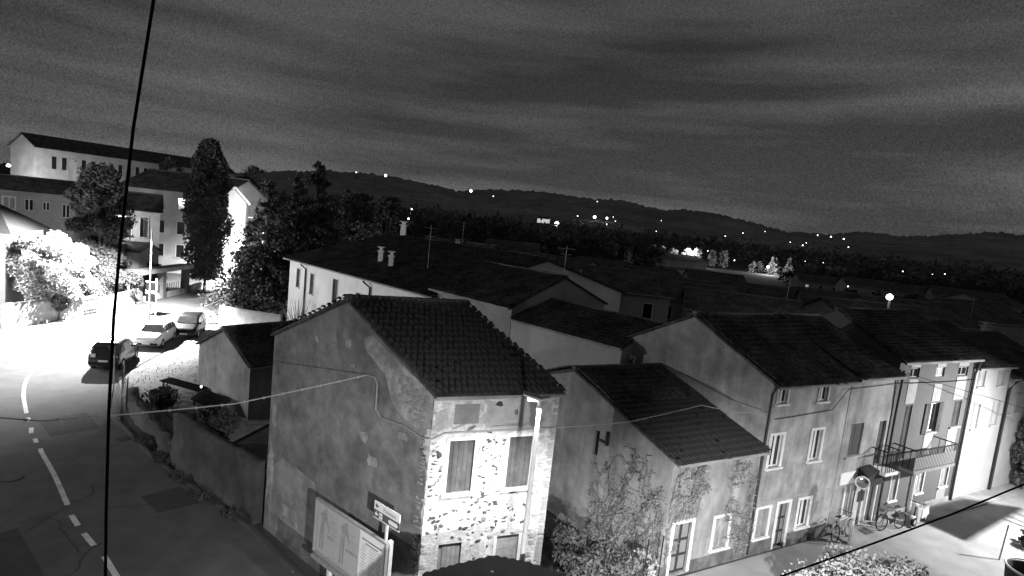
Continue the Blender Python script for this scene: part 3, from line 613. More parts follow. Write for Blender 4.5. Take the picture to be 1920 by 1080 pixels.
# ---------------------------------------------------------------- terraced row along the street
h1ops = [(4.9-4.68, 5.6-4.68, .68, 1.88), (6.16-4.68, 6.82-4.68, .0, 1.93), (7.5-4.68, 8.2-4.68, .68, 1.9), (5.05-4.68, 5.74-4.68, 3.58, 4.9), (7.6-4.68, 8.27-4.68, 3.58, 4.9), (5.02-4.68, 5.6-4.68, 6.18, 6.78), (7.58-4.68, 8.18-4.68, 6.13, 6.74)]
root, F, Lw, Rw, Bw, ro = house('terraced_house', 'grey plastered terraced house with blank weathered gable over the ivy house', st(4.68).xy, st(9.72).xy, BVH*7.5, 7.0, 8.9, plh1, fops=h1ops, mode='stuff', mode2='flat', ov=.3, ovs=.06)
H1, F1, G1 = root, F, Lw
for k, op in enumerate(h1ops):
    if k == 1: window(root, F, op, 'panel_door', trim, .12, leaf=darkm)
    else: window(root, F, op, 'casement' if k != 0 else 'shutter', trim, .11 if k < 5 else .06, leaf=woodl if k == 0 else trim)
mb = MB(); F.box(mb, .0, 1.35, -.1, .5, .0, .025); F.box(mb, 2.3, 4.9, -.1, .5, .0, .025); mb.build('plinth', MATS['dark_plinth'], root)
mb = MB(); F.box(mb, .0, 5.0, 2.12, 2.17, .0, .012); mb.build('string_course', M('worn_band', .3, .95), root)
mb = MB().tube([F(-.12, 4.2, .09), F(-.12, .1, .09)], .045, 8); mb.tube([F(-.12, 6.9, .2), F(-.12, 6.6, .09), F(-.12, 4.2, .09)], .045, 8); mb.build('downpipe', darkm, root)
# flue on the gable
fl = thing('wall_flue', 'white boiler flue elbow sticking out of the blank gable', 'flue', tuple(G1(1.0, 6.2, 0)))
mb = MB().tube([G1(1.0, 6.35, 0), G1(1.0, 6.35, .18)], .05, 8); mb.tube([G1(.86, 6.3, .2), G1(.86, 6.5, .2)], .07, 8); mb.build('wall_pipe', trim, fl)
MB().tube([G1(1.1, 6.05, .24), G1(1.1, 6.42, .24), G1(1.0, 6.45, .2)], .06, 8).build('elbow', trim, fl)
h2ops = [(10.3-9.78, 11.22-9.78, 3.5, 4.95), (12.42-9.78, 13.0-9.78, 2.85, 4.92), (10.4-9.78, 11.25-9.78, .55, 2.06), (11.48-9.78, 12.05-9.78, .07, 2.06), (12.48-9.78, 13.08-9.78, .07, 2.1)]
root, F, Lw, Rw, Bw, ro = house('terraced_house', 'pale stained terraced house with a shop front and a dark canopy', st(9.78).xy, st(13.2).xy, BVH*7.5, 7.1, 8.95, plh2, fops=h2ops, mode='stuff', mode2='flat', ov=.3, ovs=.0)
H2, F2 = root, F
window(root, F, h2ops[0], 'planks', None, leaf=M('dark_shutter', .05, .7, .2, 5, .2, 50), sill=True)
window(root, F, h2ops[1], 'door', None, leaf=M('dark_shutter', .05), sill=False)
window(root, F, h2ops[2], 'casement', None, leaf=trim, pane=M('shop_glass', .2, .3, .2, 2, 0, spec=.5), sill=False)
window(root, F, h2ops[3], 'door', trim, .07, leaf=M('shop_glass', .2), sill=False)
window(root, F, h2ops[4], 'door', trim, .07, leaf=M('dark_glass_door', .08, .3, .2, 2, 0), sill=False)
mb = MB(); F.box(mb, .62, 1.47, .02, .53, .0, .04); mb.build('stall_riser', M('riser', .22), root)
mb = MB(); F.box(mb, .3, 3.4, 2.2, 2.75, .0, .04); mb.build('fascia', trim, root)
mb = MB().hexa([F(1.5, 2.2, .05), F(2.9, 2.25, .05), F(2.9, 2.2, .5), F(1.5, 2.15, .5), F(1.55, 2.9, .05), F(2.35, 2.95, .05), F(2.35, 2.85, .5), F(1.55, 2.6, .5)]); mb.build('canopy', M('dark_canvas', .03, .9, .3, 4, .2, 20), root)
# stepped concrete balcony slab with railing
def balcony(root, F, u0, u1, z, d, slabm, h=.95, nb=12, th=.14):
    b = MB(); F.box(b, u0, u1, z-th, z, .003, d); b = b.build('balcony', slabm, root)
    r = MB(); r.bar(F(u0, z+h, d-.04), F(u1, z+h, d-.04), .05, .05); r.bar(F(u0+.02, z+h, .02), F(u0+.02, z+h, d-.07), .05, .05); r.bar(F(u1-.02, z+h, .02), F(u1-.02, z+h, d-.07), .05, .05); r.build('handrail', ironm, b)
    for k in range(nb+1):
        u = u0+.03+(u1-u0-.06)*k/nb; MB().bar(F(u, z, d-.04), F(u, z+h-.03, d-.04), .022, .022).build('baluster', ironm, b)
    for k in range(1, 4):
        for u in (u0+.02, u1-.02): MB().bar(F(u, z, d*k/4), F(u, z+h-.03, d*k/4), .022, .022).build('baluster', ironm, b)
    return b
balcony(root, F, 2.35, 3.38, 2.8, .75, trim, nb=6)
# brown house
c13 = 13.25
def sub(ops, c): return [(a-c, b-c, z0, z1) for a, b, z0, z1 in ops]
brops = sub([(14.2, 15.0, 6.85, 7.32), (16.5, 17.3, 6.82, 7.28), (18.6, 19.6, 6.8, 7.26), (14.35, 14.95, 2.9, 5.53), (16.5, 17.3, 4.05, 5.5), (18.85, 19.6, 4.15, 5.5), (14.28, 14.85, .86, 2.22), (16.6, 17.2, .92, 2.13), (18.85, 19.55, .95, 2.34)], c13)
root, F, Lw, Rw, Bw, ro = house('facade_house', 'three storey house with dark facade, white panels under windows and a balcony', st(c13).xy, st(20.25).xy, Vector((-1.41, 8.97)), 7.72, 9.25, plbrown, fops=brops, mode='stuff', mode2='flat', ov=.35, ovs=.08)
HB, FBR = root, F
for k, op in enumerate(brops):
    if k == 1: o = window(root, F, op, 'casement', None, pane=glows, leaf=trim, sill=False)
    elif k in (3, 4, 5): window(root, F, op, 'shutter' if k != 4 else 'casement', None, leaf=trim if k == 4 else wood, sill=(k != 3))
    elif k >= 6: window(root, F, op, 'shutter', trim, .06, leaf=woodl)
    else: window(root, F, op, 'casement', None, leaf=woodl, sill=False)
for s in (-1, 1):   # open shutters of the middle window
    u = brops[4][0]-.42 if s < 0 else brops[4][1]+.02
    w_ = MB(); F.box(w_, u, u+.4, 4.0, 5.52, .03, .06); w_.build('open_shutter', wood, root)
for a, b, z0, z1 in sub([(14.15, 14.98, 7.36, 7.68), (16.5, 17.3, 7.32, 7.66), (18.55, 19.55, 7.3, 7.66), (14.18, 14.98, 5.62, 6.58), (16.55, 17.28, 5.6, 6.48), (18.6, 19.6, 5.58, 6.76), (18.7, 19.62, 2.5, 4.05), (14.2, 15.0, 6.62, 6.8), (18.75, 19.6, .3, .85), (16.5, 17.3, 2.9, 3.95)], c13):
    mb = MB(); F.box(mb, a, b, z0, z1, .002, .022); mb.build('panel', M('white_panel', .34, .85, .06, 2, .1, 40, .12, 1.0), root)
mb = MB(); F.box(mb, .0, 7.0, -.1, .3, .0, .03); mb.build('plinth', concrete, root)
balcony(root, F, .6, 4.25, 2.82, 1.05, M('balcony_slab', .2, .9), nb=26)
mb = MB(); F.box(mb, .6, 4.25, 2.85, 3.45, 1.0, 1.012); mb.build('privacy_screen', M('screen_mesh', .22, .9, .2, 20), root)
mb = MB().tube([F(6.9, 7.55, .25), F(6.92, 6.9, .1), F(6.92, .1, .1)], .06, 8); mb.build('downpipe', darkm, root); MB().tube([F(.0, 7.3, .2), F(.1, 5.4, .12), F(.1, .1, .12)], .05, 8).build('downpipe', darkm, root)
ac = thing('air_conditioner', 'white air conditioner box under the balcony', 'air conditioner', tuple(F(3.0, 2.2, 0)))
mb = MB(); F.box(mb, 2.75, 3.4, 2.2, 2.68, .05, .35); mb.build('casing', trim, ac); mb = MB(); F.box(mb, 2.45, 2.7, 2.25, 2.62, .05, .3); mb.build('grille', M('grille', .15), ac)
mb = MB(); F.box(mb, 3.5, 3.72, 2.25, 2.55, .05, .25); mb.build('bracket', ironm, ac)
# white house next to it and the one beyond
c20 = 20.32
whops = sub([(20.85, 21.55, 6.15, 7.0), (23.05, 23.75, 6.12, 6.97), (21.0, 21.65, 3.85, 5.2), (23.15, 23.85, 3.9, 5.22)], c20)
root, F, Lw, Rw, Bw, ro = house('white_house', 'clean white house with blind narrow windows right of the dark facade', st(c20).xy, st(24.4).xy, Vector((-1.41, 8.97)), 7.2, 8.7, plwhite, fops=whops, mode='stuff', mode2='flat', ov=.3, ovs=.04)
for op in whops: window(root, F, op, 'shutter', plwhite, .05, leaf=M('white_shutter', .5, .8), sill=True)
mb = MB().tube([F(4.9, 6.45, .3), F(4.35, 6.3, .25), F(4.15, 5.9, .1), F(4.15, .1, .1)], .06, 8); mb.build('downpipe', darkm, root)
c24 = 24.47
eops = sub([(24.75, 25.2, 4.4, 5.45), (25.8, 26.3, 4.45, 5.5), (27.6, 28.2, 4.45, 5.5)], c24)
root, F, Lw, Rw, Bw, ro = house('white_house', 'lower white house at the end of the row beyond the black downpipe', st(c24).xy, st(31.5).xy, Vector((-1.41, 8.97)), 6.5, 8.0, plwhite, fops=eops, mode='stuff', mode2='flat', ov=.3, ovs=.04)
for op in eops: window(root, F, op, 'shutter', plwhite, .05, leaf=MATS['white_shutter'], sill=True)
# ---------------------------------------------------------------- long white house group behind the corner house
d = Vector((.719, -.695)); nb = Vector((.695, .719)); Wp = Vector((-19.55, 50.15))
u2 = lambda p: (v2(p)-Wp).dot(d)
w1 = [(1.45, 2.0, 4.7, 6.3), (3.95, 4.55, 4.5, 6.18), (7.75, 8.5, 4.4, 6.28), (11.3, 11.9, 4.9, 5.75)]
root, F, Lw, Rw, Bw, ro = house('long_house', 'long white house with three tall shuttered windows and a wide dark roof', Wp, Wp+d*20.4, nb*21, 7.0, 9.55, M('long_house_plaster', .74, .9, .06, 1.5, .12, 40, .12, .4), fops=w1, mode='stuff', mode2='flat', ov=.45, ovs=.4, tw=.3)
for k, op in enumerate(w1): window(root, F, op, 'shutter' if k < 3 else 'glass', trim, .1, leaf=wood)
mb = MB().tube([F(2.9, 6.8, .4), F(3.2, 6.45, .1), F(3.2, .1, .1)], .07, 8); mb.build('downpipe', darkm, root); MB().tube([F(12.7, 6.8, .4), F(13.2, 6.4, .1), F(13.2, .1, .1)], .07, 8).build('downpipe', darkm, root)
def chimney(x, y, z, label, h=.8, w=.36, mat=None):
    r = thing('chimney', label, 'chimney', (x, y, z)); MB().box(x-w/2, x+w/2, y-w/2, y+w/2, z-.6, z+h).build('stack', mat or trim, r)
    c = MB(); c.box(x-w*.7, x+w*.7, y-w*.7, y+w*.7, z+h+.003, z+h+.1); c.box(x-w*.35, x+w*.35, y-w*.35, y+w*.35, z+h+.1, z+h+.35); c.box(x-w*.75, x+w*.75, y-w*.75, y+w*.75, z+h+.353, z+h+.42); c.build('cap', mat or trim, r)
p = Wp+d*9.5+nb*3; chimney(p.x, p.y, 7.9, 'pale chimney low on the long roof above the third shuttered window')
p = Wp+d*11.6+nb*2.6; chimney(p.x, p.y, 7.8, 'pale chimney on the long roof beside the bracketed small window', .75)
p = Wp+d*1.5+nb*10.5; chimney(p.x, p.y, 9.6, 'white peaked chimney at the top corner of the long roof', 1.1, .5)
q = Wp+d*20.45
root, F, Lw, Rw, Bw, ro = house('tiled_house', 'house with scalloped eave and dim gable behind the corner house roof', q, q+d*6.9, nb*8.6, 7.5, 9.1, plfar2, rops=[(2.6, 3.2, 7.0, 7.49)], mode='stuff', mode2='flat', ov=.35, ovs=.1)
q = Wp+d*27.4
root, F, Lw, Rw, Bw, ro = house('low_annex', 'low annex with plain grey wall joining the blank gable', q, q+d*7.2, nb*6.4, 6.8, 7.75, M('annex_plaster', .42, .95, .08, 2, .2, 30, .1, .4), mode='stuff', mode2='flat', ov=.12, ovs=.02)
def antenna(x, y, z, h, label):
    r = thing('aerial', label, 'antenna', (x, y, z)); MB().tube([(x, y, z-.4), (x, y, z+h)], .025, 5).build('mast', steel, r)
    mb = MB(); mb.bar((x-.5, y, z+h*.93), (x+.5, y+.2, z+h*.93), .03, .03)
    for k in range(6): mb.bar((x-.45+k*.18, y-.25, z+h*.93), (x-.45+k*.18, y+.25, z+h*.93), .015, .015)
    mb.build('dipole', steel, r); o = MB(); o.bar((x-.35, y, z+h*.75), (x+.35, y, z+h*.75), .02, .02); o.build('crossbar', steel, r)
p = Wp+d*15+nb*3.5; antenna(p.x, p.y, 7.9, 3.4, 'tall thin television aerial on the long dark roof')
p = Wp+d*27.2+nb*4.3; antenna(p.x, p.y, 9.1, 1.9, 'thin aerial at the peak of the dim gable')
# ---------------------------------------------------------------- left side: shed, walls, big houses
root, F, Lw, Rw, Bw, ro = house('shed', 'small plastered shed with gable to the road beside the corner house', (-13.5, 30.05), (-10.3, 34.3), (-4.78, 3.66), 2.95, 4.42, M('shed_plaster', .30, .95, .15, 2, .25, 25, .25, .6, streak=.35), mode='stuff', mode2='stuff', ov=.2, ovs=.15)
def rough_wall(name, label, pts, h, th, mat, seed=0, cat='wall', rough=.05, step=.35, cap=None):
    pts = smooth_line(pts, 6); R = np.random.default_rng(seed); root = thing(name, label, cat, (pts[0][0], pts[0][1], 0)); P = []
    for a, b in zip(pts, pts[1:]):
        n_ = max(1, int((b-a).length/step))
        for t in range(n_): P.append(a.lerp(b, t/n_))
    P.append(pts[-1]); V = []; Fq = []; nz = max(3, int(h/.3)); prof = [(-1, j/nz) for j in range(nz+1)]+[(1, 1-j/nz) for j in range(nz+1)]; k = len(prof)
    for i, p in enumerate(P):
        d_ = (P[min(i+1, len(P)-1)]-P[max(i-1, 0)]).normalized(); nn = Vector((-d_.y, d_.x)); hv = h if not callable(h) else h(i/len(P))
        for s_, t in prof: q = p+nn*s_*(th/2+R.uniform(-rough, rough)); V.append((q.x, q.y, -.15+(hv+.15)*t+(R.uniform(-rough, rough) if t > .9 else 0)))
    for i in range(len(P)-1):
        for j in range(k-1): Fq.append((i*k+j, (i+1)*k+j, (i+1)*k+j+1, i*k+j+1))
    mesh_np('masonry', V, Fq, mat, root)
    mb = MB()
    for e in (0, len(P)-1): mb.face([V[e*k+j] for j in range(k)])
    mb.build('end_face', mat, root)
    if cap:
        mb = MB()
        for a, b in zip(P, P[1:]): mb.bar((a.x, a.y, h+.06), (b.x, b.y, h+.06), th+.1, .08)
        mb.build('coping', cap, root)
    return root
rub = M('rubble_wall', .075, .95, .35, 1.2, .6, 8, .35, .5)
rough_wall('garden_wall', 'crumbling dark garden wall running from the corner house along the road', [(-8.5, 20.3), (-10.8, 21.9), (-12.6, 23.2), (-14.0, 24.4)], 2.35, .45, rub, 3, rough=.1)
rough_wall('garden_wall', 'low overgrown stretch of garden wall behind the wire fence', [(-14.1, 24.5), (-16.0, 26.3), (-18.6, 28.8), (-20.6, 31.2)], .8, .5, rub, 13, rough=.12)
rough_wall('retaining_wall', 'plain concrete wall at the bend before the conifers', [(-26.1, 51.4), (-23, 50.6), (-20.0, 50.0)], 1.95, .25, concrete, 4, rough=.015)
rough_wall('retaining_wall', 'concrete side wall running up the road under the conifers', [(-26.2, 51.6), (-27.8, 56), (-29.8, 62)], 1.5, .25, concrete, 5, rough=.015)
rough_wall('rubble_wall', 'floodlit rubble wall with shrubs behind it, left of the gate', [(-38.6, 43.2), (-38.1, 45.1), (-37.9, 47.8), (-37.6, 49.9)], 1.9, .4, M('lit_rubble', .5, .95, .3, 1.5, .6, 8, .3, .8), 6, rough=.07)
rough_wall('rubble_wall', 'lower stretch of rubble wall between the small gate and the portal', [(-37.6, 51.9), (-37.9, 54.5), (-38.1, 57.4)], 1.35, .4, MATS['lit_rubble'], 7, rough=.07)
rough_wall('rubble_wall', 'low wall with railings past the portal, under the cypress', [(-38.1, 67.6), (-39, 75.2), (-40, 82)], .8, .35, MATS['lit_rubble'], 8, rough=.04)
gt = thing('garden_gate', 'small slatted gate in the rubble wall', 'gate', (-37.6, 50.9, 0))
for k in range(6): y = 50.0+k*.32; MB().box(-37.66, -37.6, y, y+.24, .1, 1.7).build('slat', wood, gt)
mb = MB(); mb.box(-37.6, -37.55, 50.0, 51.85, .4, .5); mb.box(-37.6, -37.55, 50.0, 51.85, 1.35, 1.45); mb.build('rail', wood, gt)
# portal with a flat lintel
po = thing('gate_portal', 'flat roofed gate portal on dark posts at the roadside', 'portal', (-38, 62, 0))
for y in (58.0, 61.9, 66.4): MB().box(-38.5, -37.8, y, y+.55, -.1, 2.9).build('post', M('portal_post', .12), po)
MB().box(-38.9, -37.5, 57.7, 67.2, 2.904, 3.35).build('lintel', concrete, po)
for y0, y1 in ((58.6, 61.85), (62.5, 66.35)):
    for k in range(9): y = y0+(y1-y0)*(k+.5)/9; MB().bar((-38.1, y, .6), (-38.1, y, 1.5), .04, .04).build('bar', ironm, po)
    MB().box(-38.25, -37.95, y0, y1, -.1, .55).build('low_wall', concrete, po)
# ---- convent hall
P0 = sight(20, 268, 118).xy; P1 = sight(67.5, 275, 115).xy; E_ = sight(440, 325, 150).xy
ze = 17.35
cops = []
Lh = (E_-P1).length; hall_w = Wall(P1, E_)
for k in range(22): cops.append((2.6+k*1.72, 3.45+k*1.72, 13.3, 15.8))
root, F, Lw, Rw, Bw, ro = house('hall', 'long pale hall with tall narrow windows standing over all the houses', P1, E_, P0-P1, ze, 19.7, plfar, fops=cops, mode='flat', mode2='flat', ov=.5, ovs=.4, cat='building')
for op in cops: window(root, F, op, 'glass', plfar, .12, sill=False)
lt = thing('wall_lamp', 'tiny bright lamp on the far corner of the long hall', 'lamp', tuple(sight(16, 310, 106))); p = sight(16, 310, 106); MB().lathe(p, [(.05, -.3), (.3, -.2), (.35, 0), (.2, .2), (.03, .3)], 8).build('globe', glow, lt)
# ---- four storey block with windows
A = sight(225, 346, 80).xy; B = sight(418, 369, 83).xy
mops = []
wl = Wall(A, B)
for z in (8.9, 5.6, 2.3):
    for u in (2.0, 4.7, 7.3): mops.append((u, u+1.0, z, z+1.75))
root, F, Lw, Rw, Bw, ro = house('apartment_block', 'four storey pale block with small dark windows left of the cypress', A, B, (1.5, 11), 11.7, 14.3, plfar2, fops=mops, mode='flat', mode2='flat', ov=.5, ovs=.3, cat='building', tw=.4)
for op in mops: window(root, F, op, 'glass', plfar, .08, sill=True)
A = sight(405, 373, 80).xy; B = sight(462, 378, 84).xy
rops = [(1.6, 2.5, 6.2, 8.2)]
root = thing('gabled_wing', 'pale gabled wing with white bargeboards right of the cypress', 'building', (A.x, A.y, 0))
wf = Wall(A, B); mb = MB(); dp = Vector((-2.5, 7.0)); wr = Wall(B, B+dp); wb = Wall(B+dp, A+dp); wl_ = Wall(A+dp, A)
wf.mesh(mb, -.2, 10.9, rops); wr.mesh(mb, -.2, 10.9); wb.mesh(mb, -.2, 10.9); wl_.mesh(mb, -.2, 10.9)
mb.face([wf(0, 10.9), wf(wf.L, 10.9), wf(wf.L*.55, 12.9)]); mb.face([wb(0, 10.9), wb(wb.L, 10.9), wb(wb.L*.45, 12.9)]); mb.build('wall', plfar, root)
ro = MB().bar(wf(wf.L*.55, 12.98, .3), wb(wb.L*.45, 12.98, .3), .2, .12).build('roof', tilel, root)
roof_side(ro, wf(-.35, 10.72, .3), wb(wb.L+.35, 10.72, .3), wf(wf.L*.55, 13, .3), wb(wb.L*.45, 13, .3), 'flat'); roof_side(ro, wf(wf.L+.35, 10.72, .3), wb(-.35, 10.72, .3), wf(wf.L*.55, 13, .3), wb(wb.L*.45, 13, .3), 'flat')
mb = MB(); mb.bar(wf(-.35, 10.75, .34), wf(wf.L*.55, 13.02, .34), .12, .3); mb.build('bargeboard', trim, root); mb = MB(); mb.bar(wf(wf.L*.55, 13.02, .34), wf(wf.L+.35, 10.75, .34), .12, .3); mb.build('bargeboard', trim, root)
window(root, wf, rops[0], 'glass', plfar, .1)
# ---- villa with stepped gables in front of the block
A = sight(228, 405, 64).xy; B = sight(300, 412, 64.8).xy
vops = [(1.9, 2.7, 6.2, 8.4), (.3, 1.0, 6.2, 8.0), (2.0, 2.8, 2.4, 4.6)]
root, F, Lw, Rw, Bw, ro = house('villa', 'small gabled villa with tall shuttered windows behind the street lamp', A, B, (-4.3, 6.7), 9.2, 10.9, plfar, fops=vops, mode='flat', mode2='flat', ov=.4, ovs=.3)
for op in vops: window(root, F, op, 'shutter', trim, .1, leaf=wood)
mb = MB(); F.box(mb, .9, 3.2, 5.0, 5.15, .0, .9); mb.build('balcony', trim, root)
for k in range(10): MB().bar(F(.95+k*.245, 5.15, .85), F(.95+k*.245, 5.95, .85), .04, .04).build('baluster', trim, root)
mb = MB(); mb.bar(F(.9, 5.98, .85), F(3.2, 5.98, .85), .06, .06); mb.build('handrail', trim, root)
A = sight(222, 425, 61).xy; B = sight(262, 428, 61.5).xy
root, F, Lw, Rw, Bw, ro = house('porch', 'low porch roof against the villa among the shrubs', A, B, (0, 3.2), 4.9, 5.6, plfar2, mode='flat', mode2='flat', ov=.5, ovs=.3, cat='porch')
mb = MB(); mb.bar((F(F.L*.5, 6.0)), F(F.L*.5, 6.8), .1, .1)
# ---- low house at the left edge
A = sight(-60, 365, 74).xy; B = sight(140, 396, 80).xy
lops = [(3.4, 4.6, 7.0, 8.6), (5.6, 6.5, 7.0, 8.5), (7.5, 8.2, 7.2, 8.3), (9.6, 10.4, 6.4, 8.2)]
root, F, Lw, Rw, Bw, ro = house('wide_house', 'wide house with dark low roof and one window painted as if lit below the hall', A, B, (-1, 9), 9.6, 11.3, M('dim_plaster', .3, .95, .15, 1, .1, 10), fops=lops, mode='flat', mode2='flat', ov=.6, ovs=.4)
for k, op in enumerate(lops): window(root, F, op, 'casement', trim if k < 1 else None, .12, pane=M('pale_as_lit_pane', .3) if k == 0 else glass, leaf=trim)  # first window: pale pane colour stands in for light inside
# ---- bright house at the left edge
A = (-48.5, 41.0); B = (-40.2, 45.2)
bops = [(5.2, 5.9, 5.6, 6.9), (2.3, 3.0, 1.0, 2.4), (5.4, 6.1, 1.2, 2.6), (7.6, 8.3, 5.4, 6.6)]
root, F, Lw, Rw, Bw, ro = house('roadside_house', 'floodlit white house with hipped roof behind the bright round tree', A, B, (-3.6, 8.0), 7.2, 9.2, plwhite, fops=bops, mode='flat', mode2='flat', ov=.5, ovs=.5, hip=2.5, rmat=M('grey_roof', .035, .9, .15, 1, .1, 10), rdg=False)
for op in bops: window(root, F, op, 'shutter', plwhite, .06, leaf=M('pale_shutter', .4))
chimney(*sight(136, 302, 72).xy, 12.2, 'tall white chimney stack in front of the hall windows', 1.6, .55)
# ---------------------------------------------------------------- street lamps
def curved_lamp(label, base, head, key, group='street lamps on the curved road'):
    bx, by = base; hx, hy, hz = head; r = thing('street_lamp', label, 'street lamp', (bx, by, 0), group)
    MB().tube([(bx, by, -.1), (bx, by, hz*.5), (bx, by, hz-.9)], [.09, .075, .055], 10).build('post', steel, r)
    MB().tube([(bx, by, hz-.9), (bx+(hx-bx)*.1, by+(hy-by)*.1, hz-.35), (bx+(hx-bx)*.4, by+(hy-by)*.4, hz-.02), (hx, hy, hz)], .035, 8).build('arm', steel, r)
    d_ = Vector((hx-bx, hy-by, 0)).normalized(); c = Vector((hx, hy, hz)); x = Vector((-d_.y, d_.x, 0))
    mb = MB(); V = []
    for t, w_, h_ in ((-.35, .07, .05), (-.1, .16, .1), (.25, .2, .1), (.55, .14, .07), (.68, .03, .02)):
        V.append([c+d_*t+x*w_*a+Vector((0, 0, h_*b)) for a, b in ((-1, 0), (-.6, .9), (.6, .9), (1, 0))])
    for a, b in zip(V, V[1:]):
        for k in range(4): mb.face([a[k], b[k], b[(k+1) % 4], a[(k+1) % 4]])
    mb.face(V[0]); mb.face(V[-1]); mb.build('head', trim, r, True)
    mb = MB(); mb.hexa([c+d_*-.05-x*.13-Vector((0, 0, .05)), c+d_*.45-x*.1-Vector((0, 0, .05)), c+d_*.45+x*.1-Vector((0, 0, .05)), c+d_*-.05+x*.13-Vector((0, 0, .05)), c+d_*-.05-x*.13-Vector((0, 0, .01)), c+d_*.45-x*.1-Vector((0, 0, .01)), c+d_*.45+x*.1-Vector((0, 0, .01)), c+d_*-.05+x*.13-Vector((0, 0, .01))]); mb.build('lens', glow, r)
    if key: spot(key, r).location.z -= .25
    return r
lp = LAMPS['road'][0]; curved_lamp('tall street lamp with curved arm beside the parked cars', (-31.4, 49.6), (lp[0], lp[1]-.3, lp[2]+.25), 'road')
lp = LAMPS['far_road'][0]; curved_lamp('street lamp up the road, lens lost behind the conifers', (-33.6, 76.5), (lp[0]+.2, lp[1], lp[2]+.25), 'far_road')
lx, ly, lz = LAMPS['house'][0]
r = thing('street_lamp', 'slim street lamp with flat winged head in front of the rubble front', 'street lamp', (lx, ly, 0))
MB().tube([(lx, ly, -.1), (lx, ly, 4), (lx, ly, lz+.05)], [.085, .07, .05], 12).build('post', M('lamp_post_paint', .5, .5, .1, 6, .05), r)
mb = MB(); mb.hexa([(lx-.42, ly-.16, lz+.16), (lx+.0, ly-.16, lz+.06), (lx, ly+.16, lz+.06), (lx-.42, ly+.16, lz+.16), (lx-.42, ly-.16, lz+.2), (lx, ly-.16, lz+.12), (lx, ly+.16, lz+.12), (lx-.42, ly+.16, lz+.2)]); mb.build('head', steel, r)
mb = MB(); mb.hexa([(lx+.003, ly-.13, lz+.06), (lx+.24, ly-.13, lz+.12), (lx+.24, ly+.13, lz+.12), (lx+.003, ly+.13, lz+.06), (lx+.003, ly-.13, lz+.1), (lx+.24, ly-.13, lz+.18), (lx+.24, ly+.13, lz+.18), (lx+.003, ly+.13, lz+.1)]); mb.build('counterweight', trim, r)
MB().box(lx-.3, lx-.06, ly-.1, ly+.1, lz+.03, lz+.055).build('lens', glow, r)
spot('house', r).location.z -= .12
def plain_lamp(key, base, label):
    x, y, z = LAMPS[key][0]; r = thing('street_lamp', label, 'street lamp', (base[0], base[1], 0)); MB().tube([(base[0], base[1], -.1), (base[0], base[1], z)], [.08, .05], 10).build('post', steel, r)
    MB().tube([(base[0], base[1], z-.05), (x, y, z+.12)], .035, 8).build('arm', steel, r); MB().box(x-.3, x+.3, y-.15, y+.15, z+.06, z+.16).build('head', steel, r); spot(key, r)
plain_lamp('yard', (3.2, 2.2), 'street lamp on the near pavement across from the notice board')
plain_lamp('near_street', (6.3, 5.5), 'street lamp on the near pavement across from the ivy house')
plain_lamp('street', (29.4, 22.3), 'street lamp across the street from the white house')
plain_lamp('west', (-53, 22.5), 'street lamp across the bend from the fence')
plain_lamp('villa', (-46.9, 61.0), 'unseen lamp added behind the evergreens to light the block and villa')
plain_lamp('wing', (-33.2, 79.4), 'unseen lamp added up the road to light the gabled wing')
plain_lamp('plaza', (-46.6, 37.0), 'street lamp on the plaza before the floodlit house')
plain_lamp('court', (-94, 101.8), 'courtyard lamp beside the long hall')
# unseen shelter, added and shaped to throw the square shadow over the street
sh = thing('shadow_shelter', 'unseen flat roofed shelter added to shadow the street by the white house', 'shelter', (25.6, 23.4, 0))
MB().hexa([(24.3, 24.9, 3.8), (24.95, 23.8, 3.8), (28.1, 25.95, 3.8), (26.65, 26.1, 3.8), (24.3, 24.9, 3.9), (24.95, 23.8, 3.9), (28.1, 25.95, 3.9), (26.65, 26.1, 3.9)]).build('roof', darkm, sh)
for x, y in ((27.6, 25.8), (26.6, 25.8), (27.2, 25.5)): MB().bar((x, y, -.1), (x, y, 3.8), .08, .08).build('post', ironm, sh)
# ---------------------------------------------------------------- bus stop flag pole, give way sign
r = thing('bus_stop_sign', 'tall pole with two framed dark panels on the far kerb', 'sign', (-37.0, 56.6, 0))
p = atz(273, 600); bx, by = -32.6, 52.4
r.location = (bx, by, 0); OFF[r.name] = (bx, by, 0)
MB().tube([(bx, by, -.1), (bx, by, 3.6)], .05, 8).build('pole', trim, r)
for z0 in (1.3, 2.35):
    MB().box(bx-.95, bx-.08, by-.03, by+.03, z0+.06, z0+.88).build('panel', M('sign_black', .006, 1, .1, 5, 0, spec=.02), r); MB().box(bx-.98, bx-.05, by-.04, by+.04, z0, z0+.055).build('frame', trim, r); MB().box(bx-.98, bx-.05, by-.04, by+.04, z0+.885, z0+.94).build('frame', trim, r)
p = atz(213, 728); r = thing('give_way_sign', 'give way sign on a thin pole by the rear of the dark car', 'sign', (p.x, p.y, 0))
MB().tube([(p.x, p.y, -.1), (p.x, p.y, 2.5)], .035, 8).build('pole', steel, r)
q = Vector((.5, .86, 0)); z = 2.05
MB().prism([Vector((p.x, p.y+.06, 2.55))-q*.42, Vector((p.x, p.y+.06, 2.55))+q*.42, Vector((p.x, p.y+.06, 1.85))], (-.03, .015, 0)).build('plate', M('sign_back', .12, .6), r)
p = atz(228, 745); r = thing('marker_post', 'bare leaning marker post on the verge edge', 'post', (p.x, p.y, 0)); MB().tube([(p.x, p.y, -.1), (p.x+.12, p.y, 1.9)], .03, 8).build('pole', steel, r)
